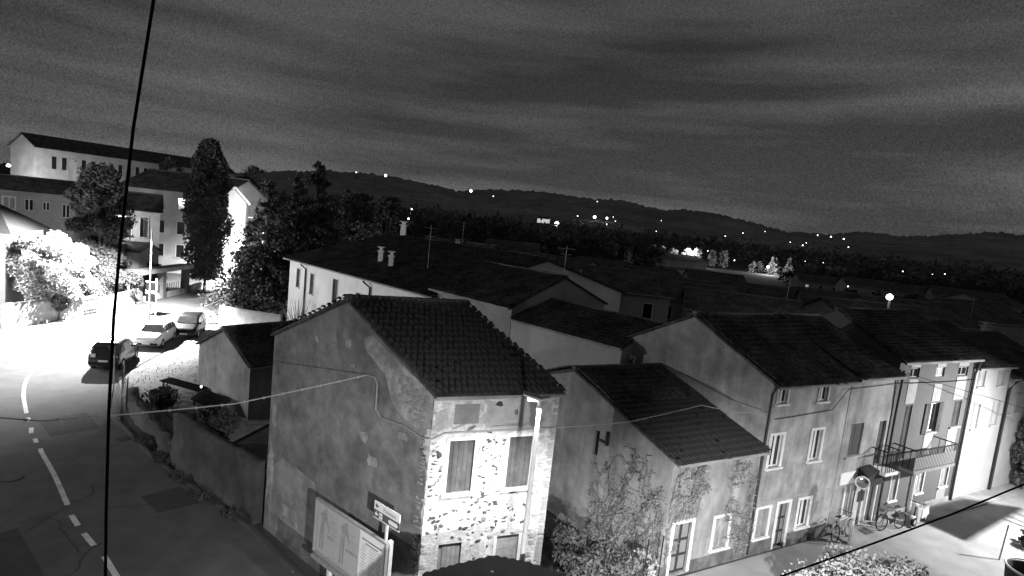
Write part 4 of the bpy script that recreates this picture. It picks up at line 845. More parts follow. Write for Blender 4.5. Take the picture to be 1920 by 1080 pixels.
# wire fence along the road edge
fence_pts = [(-21.4, 31.6), (-20.0, 29.9), (-18.4, 28.4), (-16.8, 26.9), (-15.4, 25.6)]
r = thing('wire_fence', 'sagging wire mesh fence on thin posts along the road edge', 'fence', (-21.4, 31.6, 0))
for k, (x, y) in enumerate(fence_pts): MB().tube([(x, y, -.1), (x+random.uniform(-.05, .05), y, 1.75)], .03, 6).build('post', ironm, r)
MB().bar((-18.4, 28.4, 1.75), (-16.8, 26.9, 1.6), .03, .03).build('top_rail', steel, r)
MB().bar((-16.8, 26.9, 1.6), (-15.0, 27.3, .1), .03, .03).build('brace', ironm, r)
mb = MB()
for a, b in zip(fence_pts, fence_pts[1:]):
    for t in range(9): mb.bar((*a, .1+t*.18), (*b, .1+t*.18), .006, .006)
    for t in range(12): c = v2(a).lerp(v2(b), (t+.5)/12); mb.bar((c.x, c.y, .1), (c.x, c.y, 1.55), .006, .006)
o = mb.build('wire_mesh', ironm, r); o['kind'] = 'stuff'
# lean-to roof scraps near the shed
r = thing('lean_to', 'low collapsed lean-to roof between the fence and the shed', 'shed', (-16.4, 30.5, 0))
MB().hexa([(-20.4, 33.4, .5), (-17.4, 32.2, .5), (-17.1, 32.7, .62), (-20.0, 33.9, .6), (-20.4, 33.4, .55), (-17.4, 32.2, .55), (-17.1, 32.7, .67), (-20.0, 33.9, .65)]).build('sheet', M('tar_sheet', .012, 1, .2, 5, .1, 30, spec=.02), r)
MB().hexa([(-17.4, 31.4, .3), (-15.0, 29.8, .4), (-14.7, 30.6, .8), (-16.9, 32.0, .75), (-17.4, 31.4, .36), (-15.0, 29.8, .46), (-14.7, 30.6, .86), (-16.9, 32.0, .81)]).build('sheet', M('rust_sheet', .015, 1, spec=.02), r)
mb = MB()
for x, y, h in ((-17.2, 31.45, .32), (-15.2, 30, .42), (-14.95, 30.6, .7), (-16.8, 31.8, .68), (-20.2, 33.5, .5), (-17.5, 32.4, .5)): MB().bar((x, y, -.1), (x, y, h), .08, .08).build('prop', wood, r)
p = Vector((-17.0, 31.75, 1.0)); r = thing('small_lamp', 'small bright bulb on the collapsed lean-to', 'lamp', tuple(p)); MB().lathe(p, [(.01, -.08), (.05, -.04), (.055, .02), (.02, .07)], 8).build('bulb', glow, r); MB().tube([p+Vector((0, 0, -.2)), p+Vector((0, 0, -.06))], .02, 6).build('holder', ironm, r)
# ---------------------------------------------------------------- notice board and direction sign
bw = Wall((-5.36, 17.05), (-2.66, 14.93)); bl_ = bw.L
r = thing('notice_board', 'framed notice board with two fair posters and a timetable, by the gable', 'notice board', tuple(bw(bl_/2, 0)))
zb = lambda u: 0
ang = (3.22-2.85)/bl_*0
z0, z1 = 1.2, 2.95
mb = MB(); bw.box(mb, .06, bl_-.06, z0+.06, z1-.06, -.03, .0); mb.build('backing', steel, r)
for a in ((0, .06, z0, z1), (bl_-.06, bl_, z0, z1), (.06, bl_-.06, z0, z0+.06), (.06, bl_-.06, z1-.06, z1)): mb = MB(); bw.box(mb, *a, -.05, .05); mb.build('frame', steel, r)
for u in (.75, bl_-.03): mb = MB(); bw.box(mb, u-.06, u+.06, -.1, z0 if u < 1 else z1+.02, -.18, -.055); mb.build('leg', trim, r)
mb = MB(); bw.box(mb, .05, bl_-.05, z0-.16, z0-.05, .0, .12); mb.build('shelf_rail', steel, r)
pz0, pz1 = z0+.1, z1-.08
posters = [(.1, 1.05, paper), (1.06, 2.2, paper), (2.22, bl_-.1, paperw)]
def flat(w, pts, o, mat, name, parent): return MB().prism([w(a, b, o) for a, b in pts], w.n.to_3d()*.0015).build(name, mat, parent)
for k, (a, b, m) in enumerate(posters):
    o = flat(bw, [(a, pz0), (b, pz0), (b, pz1), (a, pz1)], .003, m, 'poster', r)
    if k < 2:
        c = a+(.28 if k else .2); s_ = .98
        fig = [(-.02, .02), (.05, .02), (.07, .62), (.11, .62), (.13, .02), (.2, .02), (.25, .75), (.27, 1.1), (.38, .95), (.5, .8), (.53, .84), (.45, 1.05), (.38, 1.25), (.36, 1.45), (.3, 1.5), (.22, 1.42), (.05, 1.3), (-.04, 1.18), (-.02, 1.14), (.06, 1.18), (.0, .8)]
        flat(bw, [(c+x*.85, pz0+.08+y*.95) for x, y in fig], .0055, inkl, 'figure', o)
        text(o, 'FIERA', .17, bw(a+.62, pz0+.92, .0058), bw.d.to_3d(), (0, 0, 1), inkl); text(o, '540ª', .16, bw(a+.64, pz0+1.1, .0058), bw.d.to_3d(), (0, 0, 1), inkl); text(o, 'di Lonigo', .11, bw(a+.6, pz0+.78, .0058), bw.d.to_3d(), (0, 0, 1), inkl)
        flat(bw, [(a+.56, pz0+.6), (b-.04, pz0+.6), (b-.04, pz0+.7), (a+.56, pz0+.7)], .0055, inkl, 'banner', o)
    else:
        W_ = b-a
        for zz, x0, x1, h_, mm in [(1.32, .1, .9, .035, ink), (1.22, .25, .75, .03, ink), (.1, .3, .75, .03, ink)]+[(.22+i*.085, .08+.03*(i % 3), .12+.03*(i % 3)+.14, .018, inkl) for i in range(12)]+[(.22+i*.085, .42, .6+.05*(i % 4), .018, inkl) for i in range(12)]+[(.22+i*.085, .74, .92-.04*(i % 2), .018, inkl) for i in range(12)]:
            flat(bw, [(a+W_*x0, pz0+zz), (a+W_*x1, pz0+zz), (a+W_*x1, pz0+zz+h_), (a+W_*x0, pz0+zz+h_)], .0055, mm, 'print_line', o)
sw = Wall((-3.22, 15.43), (-2.36, 14.75)); sl_ = sw.L
r = thing('direction_sign', 'pair of arrow direction boards on a post above the notice board', 'sign', tuple(sw(sl_/2, 0)))
mb = MB(); sw.box(mb, sl_*.47, sl_*.53, -.1, 3.44, -.08, -.025); mb.build('post', trim, r)
mb = MB(); sw.box(mb, 0, sl_, 3.66, 3.9, -.02, .0); b1 = mb.build('board', paperw, r)
mb = MB(); sw.box(mb, 0, sl_, 3.44, 3.65, -.02, .0); b2 = mb.build('board', ink, r)
mb = MB(); sw.box(mb, 0, sl_, 3.405, 3.435, -.02, .004); mb.build('rim', trim, r)
text(b1, 'Palatezze', .15, sw(.4, 3.72, .003), sw.d.to_3d(), (0, 0, 1), ink)
def arrow(w, u, z, s, mat, par): flat(w, [(u, z), (u+s*.5, z+s*.5), (u+s*.5, z+s*.15), (u+s, z+s*.15), (u+s, z-s*.15), (u+s*.5, z-s*.15), (u+s*.5, z-s*.5)], .003, mat, 'arrow', par)
arrow(sw, .05, 3.78, .15, ink, b1); arrow(sw, .05, 3.545, .15, paperw, b2)
o = flat(sw, [(.24, 3.46), (.38, 3.46), (.38, 3.63), (.24, 3.63)], .003, paperw, 'symbol', b2); text(b2, 'P', .15, sw(.265, 3.48, .0065), sw.d.to_3d(), (0, 0, 1), ink)
flat(sw, [(.68, 3.48), (1.0, 3.48), (1.05, 3.545), (1.0, 3.6), (.68, 3.6), (.63, 3.545)], .003, paperw, 'symbol', b2)
# ---------------------------------------------------------------- cables near the camera
slung('power_cable', 'black cable hanging straight past the parked dark car', [sight(298, -60, 3.0), sight(288, 0, 3.0), sight(250, 240, 3.0), sight(226, 450, 3.0), sight(213, 600, 3.0), sight(204, 770, 3.0), sight(199, 960, 3.0), sight(197, 1140, 3.0)], .0078, cablem, sub=1)
slung('power_cable', 'black cable slanting above the street and the leafy shrub', [sight(1380, 1112, 6.0), sight(1460, 1082, 6.05), sight(1640, 1018, 6.2), sight(1780, 966, 6.4), sight(1925, 906, 6.7), sight(2050, 850, 7)], .0105, cablem, sub=1)
slung('power_cable', 'thin wire crossing from the dark facade over the white houses', [st(13.4, .15, 7.2), st(20, 1.2, 5.9), st(26.5, 2.5, 4.6), st(34, 4, 3.8)], .014, cablem, sub=4, sag=.003)
slung('power_cable', 'thin wire drooping along the grey and pale terraced fronts', [st(4.9, .1, 5.6), st(8.5, .1, 5.75), st(9.4, .12, 6.6), st(13.2, .12, 6.7), st(17.0, .12, 6.6), st(20.2, .12, 6.6)], .014, cablem, sub=4, sag=.003)
# ---------------------------------------------------------------- cars (built nose to +X, placed and turned)
def wheel_parts(root, x, y, r, w=.2):
    s = 1 if y > 0 else -1
    o = MB().lathe((x, y-w/2, r), [(r*.62, 0), (r*.95, 0), (r, .03), (r, w-.03), (r*.95, w), (r*.62, w)], 20, (0, 1, 0)).build('wheel', rubber, root, False)
    MB().lathe((x, y+(w/2-.01)*s, r), [(r*.62, 0), (r*.55, .008*s), (r*.2, .02*s), (r*.12, .03*s)], 14, (0, 1, 0)).build('rim', steel, o)
def car(name, label, paint_m, prof, hw, x, y, rz, glassx, group='cars parked by the verge', lights='front', plate=True, roofm=None):
    root = thing(name, label, 'car', (0, 0, 0), group); OFF[root.name] = (0, 0, 0)
    V = []; sec = 8; mb = MB(); base = 0
    for px, zb, zbelt, zr, wf in prof:
        w = hw*wf; cab = max(0., zr-zbelt); wr = w*(.97-.20*min(1, cab/.5))
        half = [(0, zb), (w*.9, zb), (w, zb+.16), (w*1.0, (zb+zbelt)/2), (w*.965, zbelt), (wr, zr-cab*.08 if cab > .05 else zr-.02), (wr*.72, zr), (0, zr+.012)]
        ring = [(px, a, b) for a, b in half]+[(px, -a, b) for a, b in half[-2:0:-1]]; V.append(ring)
    n = len(V[0])
    mb.v = [p for r_ in V for p in r_]
    for i in range(len(V)-1):
        for j in range(n): mb.f.append((i*n+j, i*n+(j+1) % n, (i+1)*n+(j+1) % n, (i+1)*n+j))
    mb.f.append(tuple(range(n))); mb.f.append(tuple((len(V)-1)*n+j for j in range(n)))
    body = mb.build('body', paint_m, root, True)
    def interp(px):
        xs = [p[0] for p in prof]; return [np.interp(px, xs, [p[k] for p in prof]) for k in (2, 3, 4)]
    def side_pt(px, t, s, e=.012):
        zb_, zr, wf = interp(px); w = hw*wf; cab = zr-zb_; wr = w*(.97-.20*min(1, cab/.5)); return Vector((px, s*(w*.965*(1-t)+wr*t+e), zb_*(1-t)+(zr-cab*.08)*t))
    ws0, ws1, re0, re1, pil = glassx     # windscreen base/top x, rear glass top/base x, door pillar list
    for s in (-1, 1):
        for a, b in zip(pil, pil[1:]):
            a_, b_ = a+.035, b-.035
            pts = [side_pt(a_, .08, s), side_pt(b_, .08, s), side_pt(b_-(.12 if b == pil[-1] else 0), .9, s), side_pt(a_+(.1 if a == pil[0] else 0), .9, s)]
            MB().face(pts).build('side_window', glass, root)
    def cross(px, t, e):
        zb_, zr, wf = interp(px); w = hw*wf; return w, zr
    for (xa, xb), nm in (((ws0, ws1), 'windscreen'), ((re1, re0), 'rear_window')):
        ba = interp(xa); bb = interp(xb); e = .03; mb = MB()
        za, zb2 = ba[1]+e, bb[1]+e-.02; sgn = 1 if nm == 'windscreen' else -1
        mb.face([(xa+sgn*.03, -hw*ba[2]*.82, za), (xa+sgn*.03, hw*ba[2]*.82, za), (xb+sgn*.03, hw*bb[2]*.70, zb2), (xb+sgn*.03, -hw*bb[2]*.70, zb2)]); mb.build(nm, glass, root)
    xf = prof[-1][0]; xr = prof[0][0]
    for s in (-1, 1):
        mb = MB(); mb.hexa([(xf-.32, s*hw*.55, .62), (xf-.08, s*hw*.5, .6), (xf-.2, s*hw*.86, .62), (xf-.42, s*hw*.9, .64), (xf-.36, s*hw*.55, .74), (xf-.16, s*hw*.5, .71), (xf-.28, s*hw*.86, .74), (xf-.48, s*hw*.9, .76)]); mb.build('headlight', lampw, root)
        mb = MB(); mb.box(xr-.015, xr+.12, s*hw*.62-.12, s*hw*.62+.14, .78, .98); mb.build('tail_light', lampw, root)
        mb = MB().box(.55, .75, s*(hw+.02)-.09, s*(hw+.02)+.09, .92, 1.04); mb.build('mirror', paint_m, root)
        for wx in (xf-.82, xr+.72): wheel_parts(root, wx, s*(hw-.09), .31)
        mb = MB(); mb.box(xr+.35, xf-.4, s*hw*.985-.012, s*hw*.985+.012, .2, .3); mb.build('sill_trim', rubber, root)
    MB().box(xr-.03, xr+.1, -hw*.9, hw*.9, .36, .5).build('bumper', rubber, root); MB().box(xf-.1, xf+.03, -hw*.86, hw*.86, .3, .44).build('bumper', rubber, root)
    MB().box(xr-.04, xr-.031, -.26, .26, .52, .63).build('plate', paperw, root); MB().box(xf+.031, xf+.04, -.26, .26, .35, .46).build('plate', paperw, root)
    if roofm:
        mb = MB(); z = interp(-.6)[1]; mb.hexa([(-1.35, -hw*.62, z-.02), (.35, -hw*.62, z-.02), (.35, hw*.62, z-.02), (-1.35, hw*.62, z-.02), (-1.35, -hw*.55, z+.025), (.3, -hw*.55, z+.025), (.3, hw*.55, z+.025), (-1.35, hw*.55, z+.025)]); mb.build('sheen_panel', roofm, root)  # pale sheet on the roof stands in for its sheen
    root.location = (x, y, .0); root.rotation_euler = (0, 0, rz); root.scale = (1.03, 1.03, 1.13); return root
hatch = [(-2.0, .3, .72, .75, .9), (-1.95, .24, .9, .98, .95), (-1.78, .22, .94, 1.34, .98), (-1.3, .2, .95, 1.47, 1), (-.3, .2, .95, 1.5, 1), (.35, .2, .95, 1.42, 1), (1.05, .2, .94, .99, 1), (1.75, .22, .78, .82, .96), (1.98, .28, .6, .64, .86)]
gx = (1.02, .38, -1.35, -1.82, [-1.6, -.95, -.05, .82])
car('parked_car', 'dark hatchback with pale sheen laid on its roof parked tail towards the corner house', carblack, hatch, .87, -26.0, 37.6, math.radians(107), gx, roofm=M('roof_sheen', .3, .4))
car('parked_car', 'white car parked nose out between two dark cars', carwhite, hatch, .85, -26.9, 43.4, math.radians(-76), gx)
car('parked_car', 'dark rounded car parked behind the white car', cardark, hatch, .9, -26.6, 47.4, math.radians(-72), gx)
car('parked_car', 'pale car cut by the frame in the floodlit road', carwhite, hatch, .86, -43.2, 38.5, math.radians(-60), gx, group='cars in the floodlit road')
car('parked_car', 'dark car half hidden behind the bend wall under the conifers', cardark, hatch, .88, -26.2, 57.0, math.radians(20), gx, group='cars under the conifers')
car('parked_car', 'pale car in the shade of the conifers', M('silver_car', .4, .3, .05, 3, 0), hatch, .88, -22.6, 57.6, math.radians(25), gx, group='cars under the conifers')
# ---------------------------------------------------------------- bicycles, scooter
def ring(c, r, rr, ax, mat, parent, name, n=22, m=5):
    c = Vector(c); ax = Vector(ax).normalized(); a = ax.orthogonal().normalized(); b = ax.cross(a); pts = [c+(a*math.cos(2*math.pi*k/n)+b*math.sin(2*math.pi*k/n))*r for k in range(n+1)]
    return MB().tube(pts, rr, m, False).build(name, mat, parent, True)
def bicycle(label, pos, ang, fm, basket=False, lean=.1):
    root = thing('bicycle', label, 'bicycle', (0, 0, 0), 'bicycles by the shop front'); OFF[root.name] = (0, 0, 0); R_ = .34
    for x in (-.52, .52):
        w = ring((x, 0, R_), R_-.02, .022, (0, 1, 0), rubber, root, 'wheel'); mb = MB()
        for k in range(10): t = math.pi*k/10; mb.bar((x-math.cos(t)*(R_-.03), 0, R_-math.sin(t)*(R_-.03)), (x+math.cos(t)*(R_-.03), 0, R_+math.sin(t)*(R_-.03)), .005, .005)
        mb.build('spokes', steel, w)['kind'] = 'stuff'
        MB().tube([(x+(R_+.03)*math.cos(t), 0, R_+(R_+.03)*math.sin(t)) for t in np.linspace(.5, 2.9, 10)], .022, 5).build('mudguard', fm, root)
    f = MB(); bb = (-.08, 0, .3); st_ = (-.22, 0, .78); ht = (.36, 0, .8); hb = (.4, 0, .62)
    for a, b in ((bb, st_), (st_, ht), (bb, hb), (ht, hb)): f.tube([a, b], .02, 6)
    for s in (-.04, .04):
        f.tube([bb, (-.52, s, R_)], .012, 5); f.tube([st_, (-.52, s, R_)], .012, 5); f.tube([hb, (.52, s, R_)], .014, 5)
    f.build('frame', fm, root)
    MB().tube([st_, (-.25, 0, .92)], .014, 5).build('seat_post', steel, root); MB().hexa([(-.4, -.08, .92), (-.12, -.02, .92), (-.12, .02, .92), (-.4, .08, .92), (-.39, -.07, .97), (-.13, -.02, .96), (-.13, .02, .96), (-.39, .07, .97)]).build('saddle', rubber, root)
    MB().tube([ht, (.33, 0, .98)], .014, 5).build('stem', steel, root); MB().tube([(.2, -.28, 1.0), (.33, -.2, 1.02), (.36, 0, .99), (.33, .2, 1.02), (.2, .28, 1.0)], .013, 6).build('handlebar', ironm, root)
    MB().lathe((-.08, -.06, .3), [(.09, 0), (.095, .01), (.02, .02)], 12, (0, 1, 0)).build('crank', ironm, root)
    if basket: MB().box(.44, .62, -.12, .12, .8, .94).build('basket', M('basket', .12), root)
    root.location = pos; root.rotation_euler = (lean, 0, ang); root.scale = (1.12,)*3; return root
sa = math.atan2(Sd.y, Sd.x)
bicycle('pale bicycle leaning at the shop window, hard to see on the bright wall', st(9.9, .62, .07), sa+.1, M('pale_bike', .4, .4), False, -.12)
bicycle('black bicycle standing by the glass shop door', st(13.15, .85, .07), sa+math.pi-.15, ironm, True, .06)
def scooter():
    root = thing('motor_scooter', 'motor scooter with pale bodywork and black floor beside the bicycle', 'scooter', (0, 0, 0)); OFF[root.name] = (0, 0, 0)
    for x in (-.6, .62): wheel_parts(root, x, .05, .22, .1)
    body = M('scooter_paint', .6, .35, .1, 3, 0)
    mb = MB(); pr = [(-.85, .5, .62, .1), (-.7, .42, .72, .17), (-.35, .35, .74, .18), (-.1, .3, .66, .15), (-.02, .25, .34, .13)]
    for (x0, a0, b0, w0), (x1, a1, b1, w1) in zip(pr, pr[1:]): mb.hexa([(x0, -w0, a0), (x1, -w1, a1), (x1, w1, a1), (x0, w0, a0), (x0, -w0*.8, b0), (x1, -w1*.8, b1), (x1, w1*.8, b1), (x0, w0*.8, b0)])
    mb.build('tail_body', body, root); MB().hexa([(-.02, -.15, .22), (.42, -.15, .22), (.42, .15, .22), (-.02, .15, .22), (-.02, -.15, .3), (.42, -.15, .3), (.42, .15, .3), (-.02, .15, .3)]).build('floor', rubber, root)
    MB().hexa([(.42, -.2, .25), (.52, -.14, .25), (.52, .14, .25), (.42, .2, .25), (.26, -.22, .98), (.4, -.1, 1.0), (.4, .1, 1.0), (.26, .22, .98)]).build('leg_shield', body, root)
    MB().hexa([(-.78, -.15, .74), (-.02, -.13, .7), (-.02, .13, .7), (-.78, .15, .74), (-.78, -.12, .84), (-.05, -.1, .78), (-.05, .1, .78), (-.78, .12, .84)]).build('saddle', M('saddle', .2), root)
    MB().tube([(.22, -.34, 1.06), (.32, -.15, 1.08), (.34, 0, 1.06), (.32, .15, 1.08), (.22, .34, 1.06)], .018, 6).build('handlebar', ironm, root); MB().tube([(.36, 0, 1.05), (.62, 0, .22)], .03, 6).build('fork', ironm, root)
    MB().lathe((.4, 0, .98), [(.03, -.05), (.09, 0), (.09, .05), (.04, .08)], 12, (1, 0, -.2)).build('headlight', lampw, root)
    MB().hexa([(.4, -.09, .42), (.8, -.07, .4), (.8, .07, .4), (.4, .09, .42), (.42, -.08, .5), (.76, -.05, .48), (.76, .05, .48), (.42, .08, .5)]).build('mudguard', body, root)
    for s in (-1, 1): MB().tube([(.28, s*.2, 1.08), (.22, s*.28, 1.26)], .008, 5).build('mirror_stalk', ironm, root)
    root.location = st(15.3, .95, .07); root.rotation_euler = (.06, 0, sa+math.pi+.1)
scooter()
# ---------------------------------------------------------------- convex mirror, flag sign, mat
pm = st(10.05, .9)
r = thing('traffic_mirror', 'round convex traffic mirror on twin poles before the shop', 'mirror', tuple(pm))
for s in (0, .14): MB().tube([st(9.9+s, .9, -.05), st(9.9+s, .9, 2.7)], .032, 8).build('pole', trim, r)
c = st(9.97, 1.0, 2.8); ax = Vector((-.42, -.9, -.06)).normalized()
MB().lathe(c, [(.27, -.04), (.285, -.02), (.285, .02), (.262, .03)], 28, ax).build('rim', trim, r)
MB().lathe(c, [(.26, .012), (.22, .035), (.15, .055), (.07, .066), (.01, .07)], 28, ax).build('mirror_face', chrome, r, True)
for s in (0, 1): a = st(9.86+s*.26, 1.0, 1.95); mb = MB(); mb.hexa([a, st(10.06+s*.26, .98, 1.95), st(10.06+s*.26, .94, 1.95), st(9.86+s*.26, .96, 1.95), st(9.86+s*.26, 1.0, 2.4), st(10.06+s*.26, .98, 2.4), st(10.06+s*.26, .94, 2.4), st(9.86+s*.26, .96, 2.4)]); mb.build('back_plate', darkm, r)
mt = MB().hexa([st(11.5, .35, .071), st(12.1, .35, .071), st(12.1, .75, .071), st(11.5, .75, .071), st(11.5, .35, .09), st(12.1, .35, .09), st(12.1, .75, .09), st(11.5, .75, .09)]).build('door_mat', M('mat', .1, 1, .3, 20, .5, 80)); tag(mt, 'dark door mat before the shop door', 'mat')
fr = thing('milestone_pipe', 'pale upright pipe between the ground floor windows of the dark facade', 'pipe', tuple(st(16.1, .15))); MB().tube([st(16.1, .12, .1), st(16.1, .12, 2.05)], .07, 8).build('pipe', trim, fr)
# ---------------------------------------------------------------- foreground canopy roof (near the camera, black)
r = thing('carport_roof', 'black ribbed carport roof in front of the rubble front', 'roof', (.2, 10.6, 0))
zc = 4.2
def cp(px, py): return atz(px, py, zc)
ridge_p = [cp(792, 1076), cp(850, 1060), cp(925, 1042), cp(985, 1053), cp(1050, 1076), cp(1120, 1102)]
V = []; Fq = []; nn_ = 40
for i in range(nn_+1):
    t = i/nn_*(len(ridge_p)-1); k = min(int(t), len(ridge_p)-2); p = ridge_p[k].lerp(ridge_p[k+1], t-k)
    for j in range(5): V.append((p.x*(1-.0*j), p.y-.35*j, p.z-.11*j+(.035 if i % 2 else 0)))
for i in range(nn_):
    for j in range(4): Fq.append((i*5+j, (i+1)*5+j, (i+1)*5+j+1, i*5+j+1))
mesh_np('roof_sheet', V, Fq, M('black_sheet', .003, 1, .2, 6, 0, spec=.05), r)
for p in (ridge_p[0], ridge_p[2], ridge_p[4]): MB().bar((p.x, p.y-.4, -.1), (p.x, p.y-.4, p.z-.12), .1, .1).build('post', ironm, r)
# ---------------------------------------------------------------- garden between the houses
def bush(label, x, y, z0, z1, rad, mat, n, leaf, name='shrub'):
    return tree(name, label, x, y, z0, z1, rad, 'broad', mat, n, leaf, cat='shrub', seed=len(label))
bush('dense shrub in the yard between rubble house and ivy house', 3.4, 18.6, .1, 2.2, 1.35, leafm, 6000, .06)
bush('lower shrub filling the yard below the ivy house window', 4.3, 17.9, .0, 1.5, 1.2, leafm, 4500, .055)
bush('pale leafy plant by the yard fence near the panelled door', 5.45, 18.75, .3, 1.4, .5, leafl, 1400, .05)
r = thing('yard_fence', 'thin wire yard fence left of the panelled door', 'fence', (5.2, 18.2, 0))
fp = [(3.9, 17.6), (4.9, 18.15), (5.5, 18.5), (6.1, 18.85)]
for x, y in fp: MB().tube([(x, y, -.1), (x, y, 1.9)], .022, 6).build('post', ironm, r)
mb = MB()
for a, b in zip(fp, fp[1:]):
    for t in range(10): mb.bar((*a, .1+t*.18), (*b, .1+t*.18), .006, .006)
    for t in range(8): c = v2(a).lerp(v2(b), (t+.5)/8); mb.bar((c.x, c.y, .1), (c.x, c.y, 1.8), .006, .006)
mb.build('wire_mesh', ironm, r)['kind'] = 'stuff'
p = atz(1640, 1068, 2.2); bush('broad pale olive shrub in the near garden across the street', p.x, p.y-1.2, .9, 2.75, 2.6, leafl, 24000, .055, 'olive_shrub')
p = atz(1525, 1075, 2.0); bush('spiky pale shrub left of the olive shrub', p.x, p.y-.6, .9, 2.3, 1.0, leafl, 6000, .05, 'olive_shrub')
# vine twigs on the front's right edge
# water butt and post at the frame edge
p = atz(1905, 1062, 1.0); r = thing('water_butt', 'big dark round tub with a pale rim beside the street', 'tub', (p.x+.5, p.y-.3, 0)); cx, cy = p.x+.5, p.y-.3
MB().lathe((cx, cy, -.05), [(.75, 0), (.85, .5), (.9, 1.02), (.82, 1.02), (.75, .5)], 24).build('tub', M('dark_tub', .05, .9), r); ring((cx, cy, 1.03), .9, .04, (0, 0, 1), trim, r, 'rim', 28)
p = atz(1873, 1050); r = thing('garden_post', 'leaning thin post beside the round tub', 'post', (p.x, p.y, 0)); MB().tube([(p.x, p.y, -.1), (p.x+.1, p.y, 1.6)], .03, 6).build('pole', M('grey_post', .3), r)
p = atz(1912, 1030); bush('dark low plant behind the round tub', p.x+.6, p.y+.2, .0, .8, .6, leafd, 1500, .06)
p = atz(1915, 985); bush('tall climbing shrub at the end of the white houses', *st(26.9, .6).xy, .3, 4.6, .8, leafm, 4000, .07)
# ---------------------------------------------------------------- trees on the left
def px_tree(name, label, px, top, bot, Y, wpx, kind, mat, n, leaf, group=None):
    a = sight(px, bot, Y); b = sight(px, top, Y); return tree(name, label, a.x, Y, max(.1, a.z), b.z, wpx/2*Y/FPX, kind, mat, n, leaf, group)
px_tree('cypress', 'tall dense cypress beside the four storey block', 384, 262, 522, 70, 70, 'cypress', leafd, 30000, .15)
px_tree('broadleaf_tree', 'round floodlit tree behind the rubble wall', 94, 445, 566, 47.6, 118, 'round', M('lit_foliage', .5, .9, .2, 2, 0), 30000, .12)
px_tree('evergreen_tree', 'big dark evergreen rising behind the floodlit round tree', 184, 298, 545, 57, 118, 'broad', leafd, 30000, .15)
px_tree('evergreen_tree', 'second dark evergreen half merged with the big one, near the villa', 214, 330, 530, 60, 80, 'conifer', leafm, 5000, .16)
for k, (px, t, b, Y, w, lb) in enumerate(((165, 520, 572, 53, 60, 'lit shrub over the rubble wall beside the small gate'), (205, 500, 560, 55, 60, 'grey shrub under the big evergreen'), (240, 505, 560, 57, 50, 'shrub by the villa porch'), (285, 490, 540, 63, 50, 'twiggy shrub at the portal end'), (110, 535, 585, 47.5, 50, 'low lit shrub spilling over the rubble wall'))):
    a = sight(px, b, Y); c = sight(px, t, Y); tree('shrub', lb, a.x, Y, max(.3, a.z), c.z, w/2*Y/FPX, 'broad', leafm if k in (0, 4) else leafd, 2600, .1, cat='shrub', seed=k)
px_tree('conifer', 'tall pointed conifer at the bend, highest of the dark group', 583, 296, 545, 62, 150, 'conifer', leafd, 15000, .16)
px_tree('conifer', 'broad dark conifer hanging over the bend wall', 492, 330, 562, 57, 175, 'conifer', leafd, 17000, .15)
px_tree('conifer', 'dark conifer between the bend and the long white house', 545, 318, 560, 60, 140, 'conifer', leafd, 14000, .15)
px_tree('broadleaf_tree', 'round dark tree behind the gabled wing', 470, 302, 480, 96, 74, 'broad', leafd, 7000, .22)
px_tree('conifer', 'dark conifer low beside the floodlit road', 462, 415, 555, 60, 52, 'conifer', leafd, 4000, .13)
a = sight(318, 325, 92); tree('broadleaf_tree', 'small tree in front of the hall roof', a.x, 92, 10, 17, 2.2, 'broad', leafm, 1500, .2)
# bare shrub by the long house
r = thing('bare_shrub', 'leafless shrub with upright twigs against the long white house', 'shrub', (-17.2, 46.2, 0)); mb = MB(); R = random.Random(3)
for k in range(46):
    a = R.uniform(0, 6.28); s_ = R.uniform(.2, 1.0); x, y = -17.0, 46.0; tx = x+math.cos(a)*1.7*s_; ty = y+math.sin(a)*1.2*s_; zt = R.uniform(2.6, 4.4)
    mb.tube([(x+R.uniform(-.2, .2), y+R.uniform(-.2, .2), 0), ((x+tx)/2+R.uniform(-.1, .1), (y+ty)/2, zt*.6), (tx, ty, zt)], [.035, .022, .008], 5, False)
o = mb.build('twigs', M('pale_bark', .3), r); o['kind'] = 'stuff'
# scrub on and below the garden wall
px = [(-9.5, 20.6), (-11.2, 21.6), (-12.9, 22.9), (-14.6, 24.4), (-16.4, 26.0)]
for k, (x, y) in enumerate(px): tree('shrub', ['weeds at the foot of the corner house gable', 'trailing scrub on the crumbling garden wall', 'thick scrub at the middle of the garden wall', 'scrub where the garden wall ends', 'scrub through the wire fence'][k], x-.1, y-.1, .02, [.3, .35, .4, .4, .5][k], .4, 'broad', leafd, 600, .05, cat='shrub', seed=k)
for k, (x, y) in enumerate(((-12.2, 24.4), (-13.6, 26.4), (-18.3, 30.2))): tree('shrub', ['bush behind the garden wall near the shed', 'tall scrub between shed and fence', 'low bush behind the wire fence'][k], x, y, .1, [2.7, 2.0, 1.2][k], 1.0, 'broad', leafd, 2500, .07, cat='shrub', seed=k+9)
# ---------------------------------------------------------------- middle distance: roofs, trees, lights
glowd = EM('dim_window_glow', .6, .45)
def far_house(label, px, py, Y, w, dpt, ze, zr, ang, wm=None, wins=0, name='distant_house', group='roofs of the village beyond the row', z0=-.3, lit=0):
    c = sight(px, py, Y); a = math.radians(ang); dx = Vector((math.cos(a), math.sin(a))); nx = Vector((-dx.y, dx.x))
    fa = c.xy-dx*w/2; fb = c.xy+dx*w/2; ops = [(w*(k+.5)/wins-.4, w*(k+.5)/wins+.4, ze-2.3, ze-.9) for k in range(wins)]
    root, F, Lw, Rw, Bw, ro = house(name, label, fa, fb, nx*dpt, ze, zr, wm or plfar2, fops=ops, mode='flat', mode2='flat', ov=.4, ovs=.3, group=group, z0=z0)
    for k_, op in enumerate(ops): window(root, F, op, 'glass', trim, .08, pane=glowd if (lit and k_ == lit % wins) else glass)
    return root, F
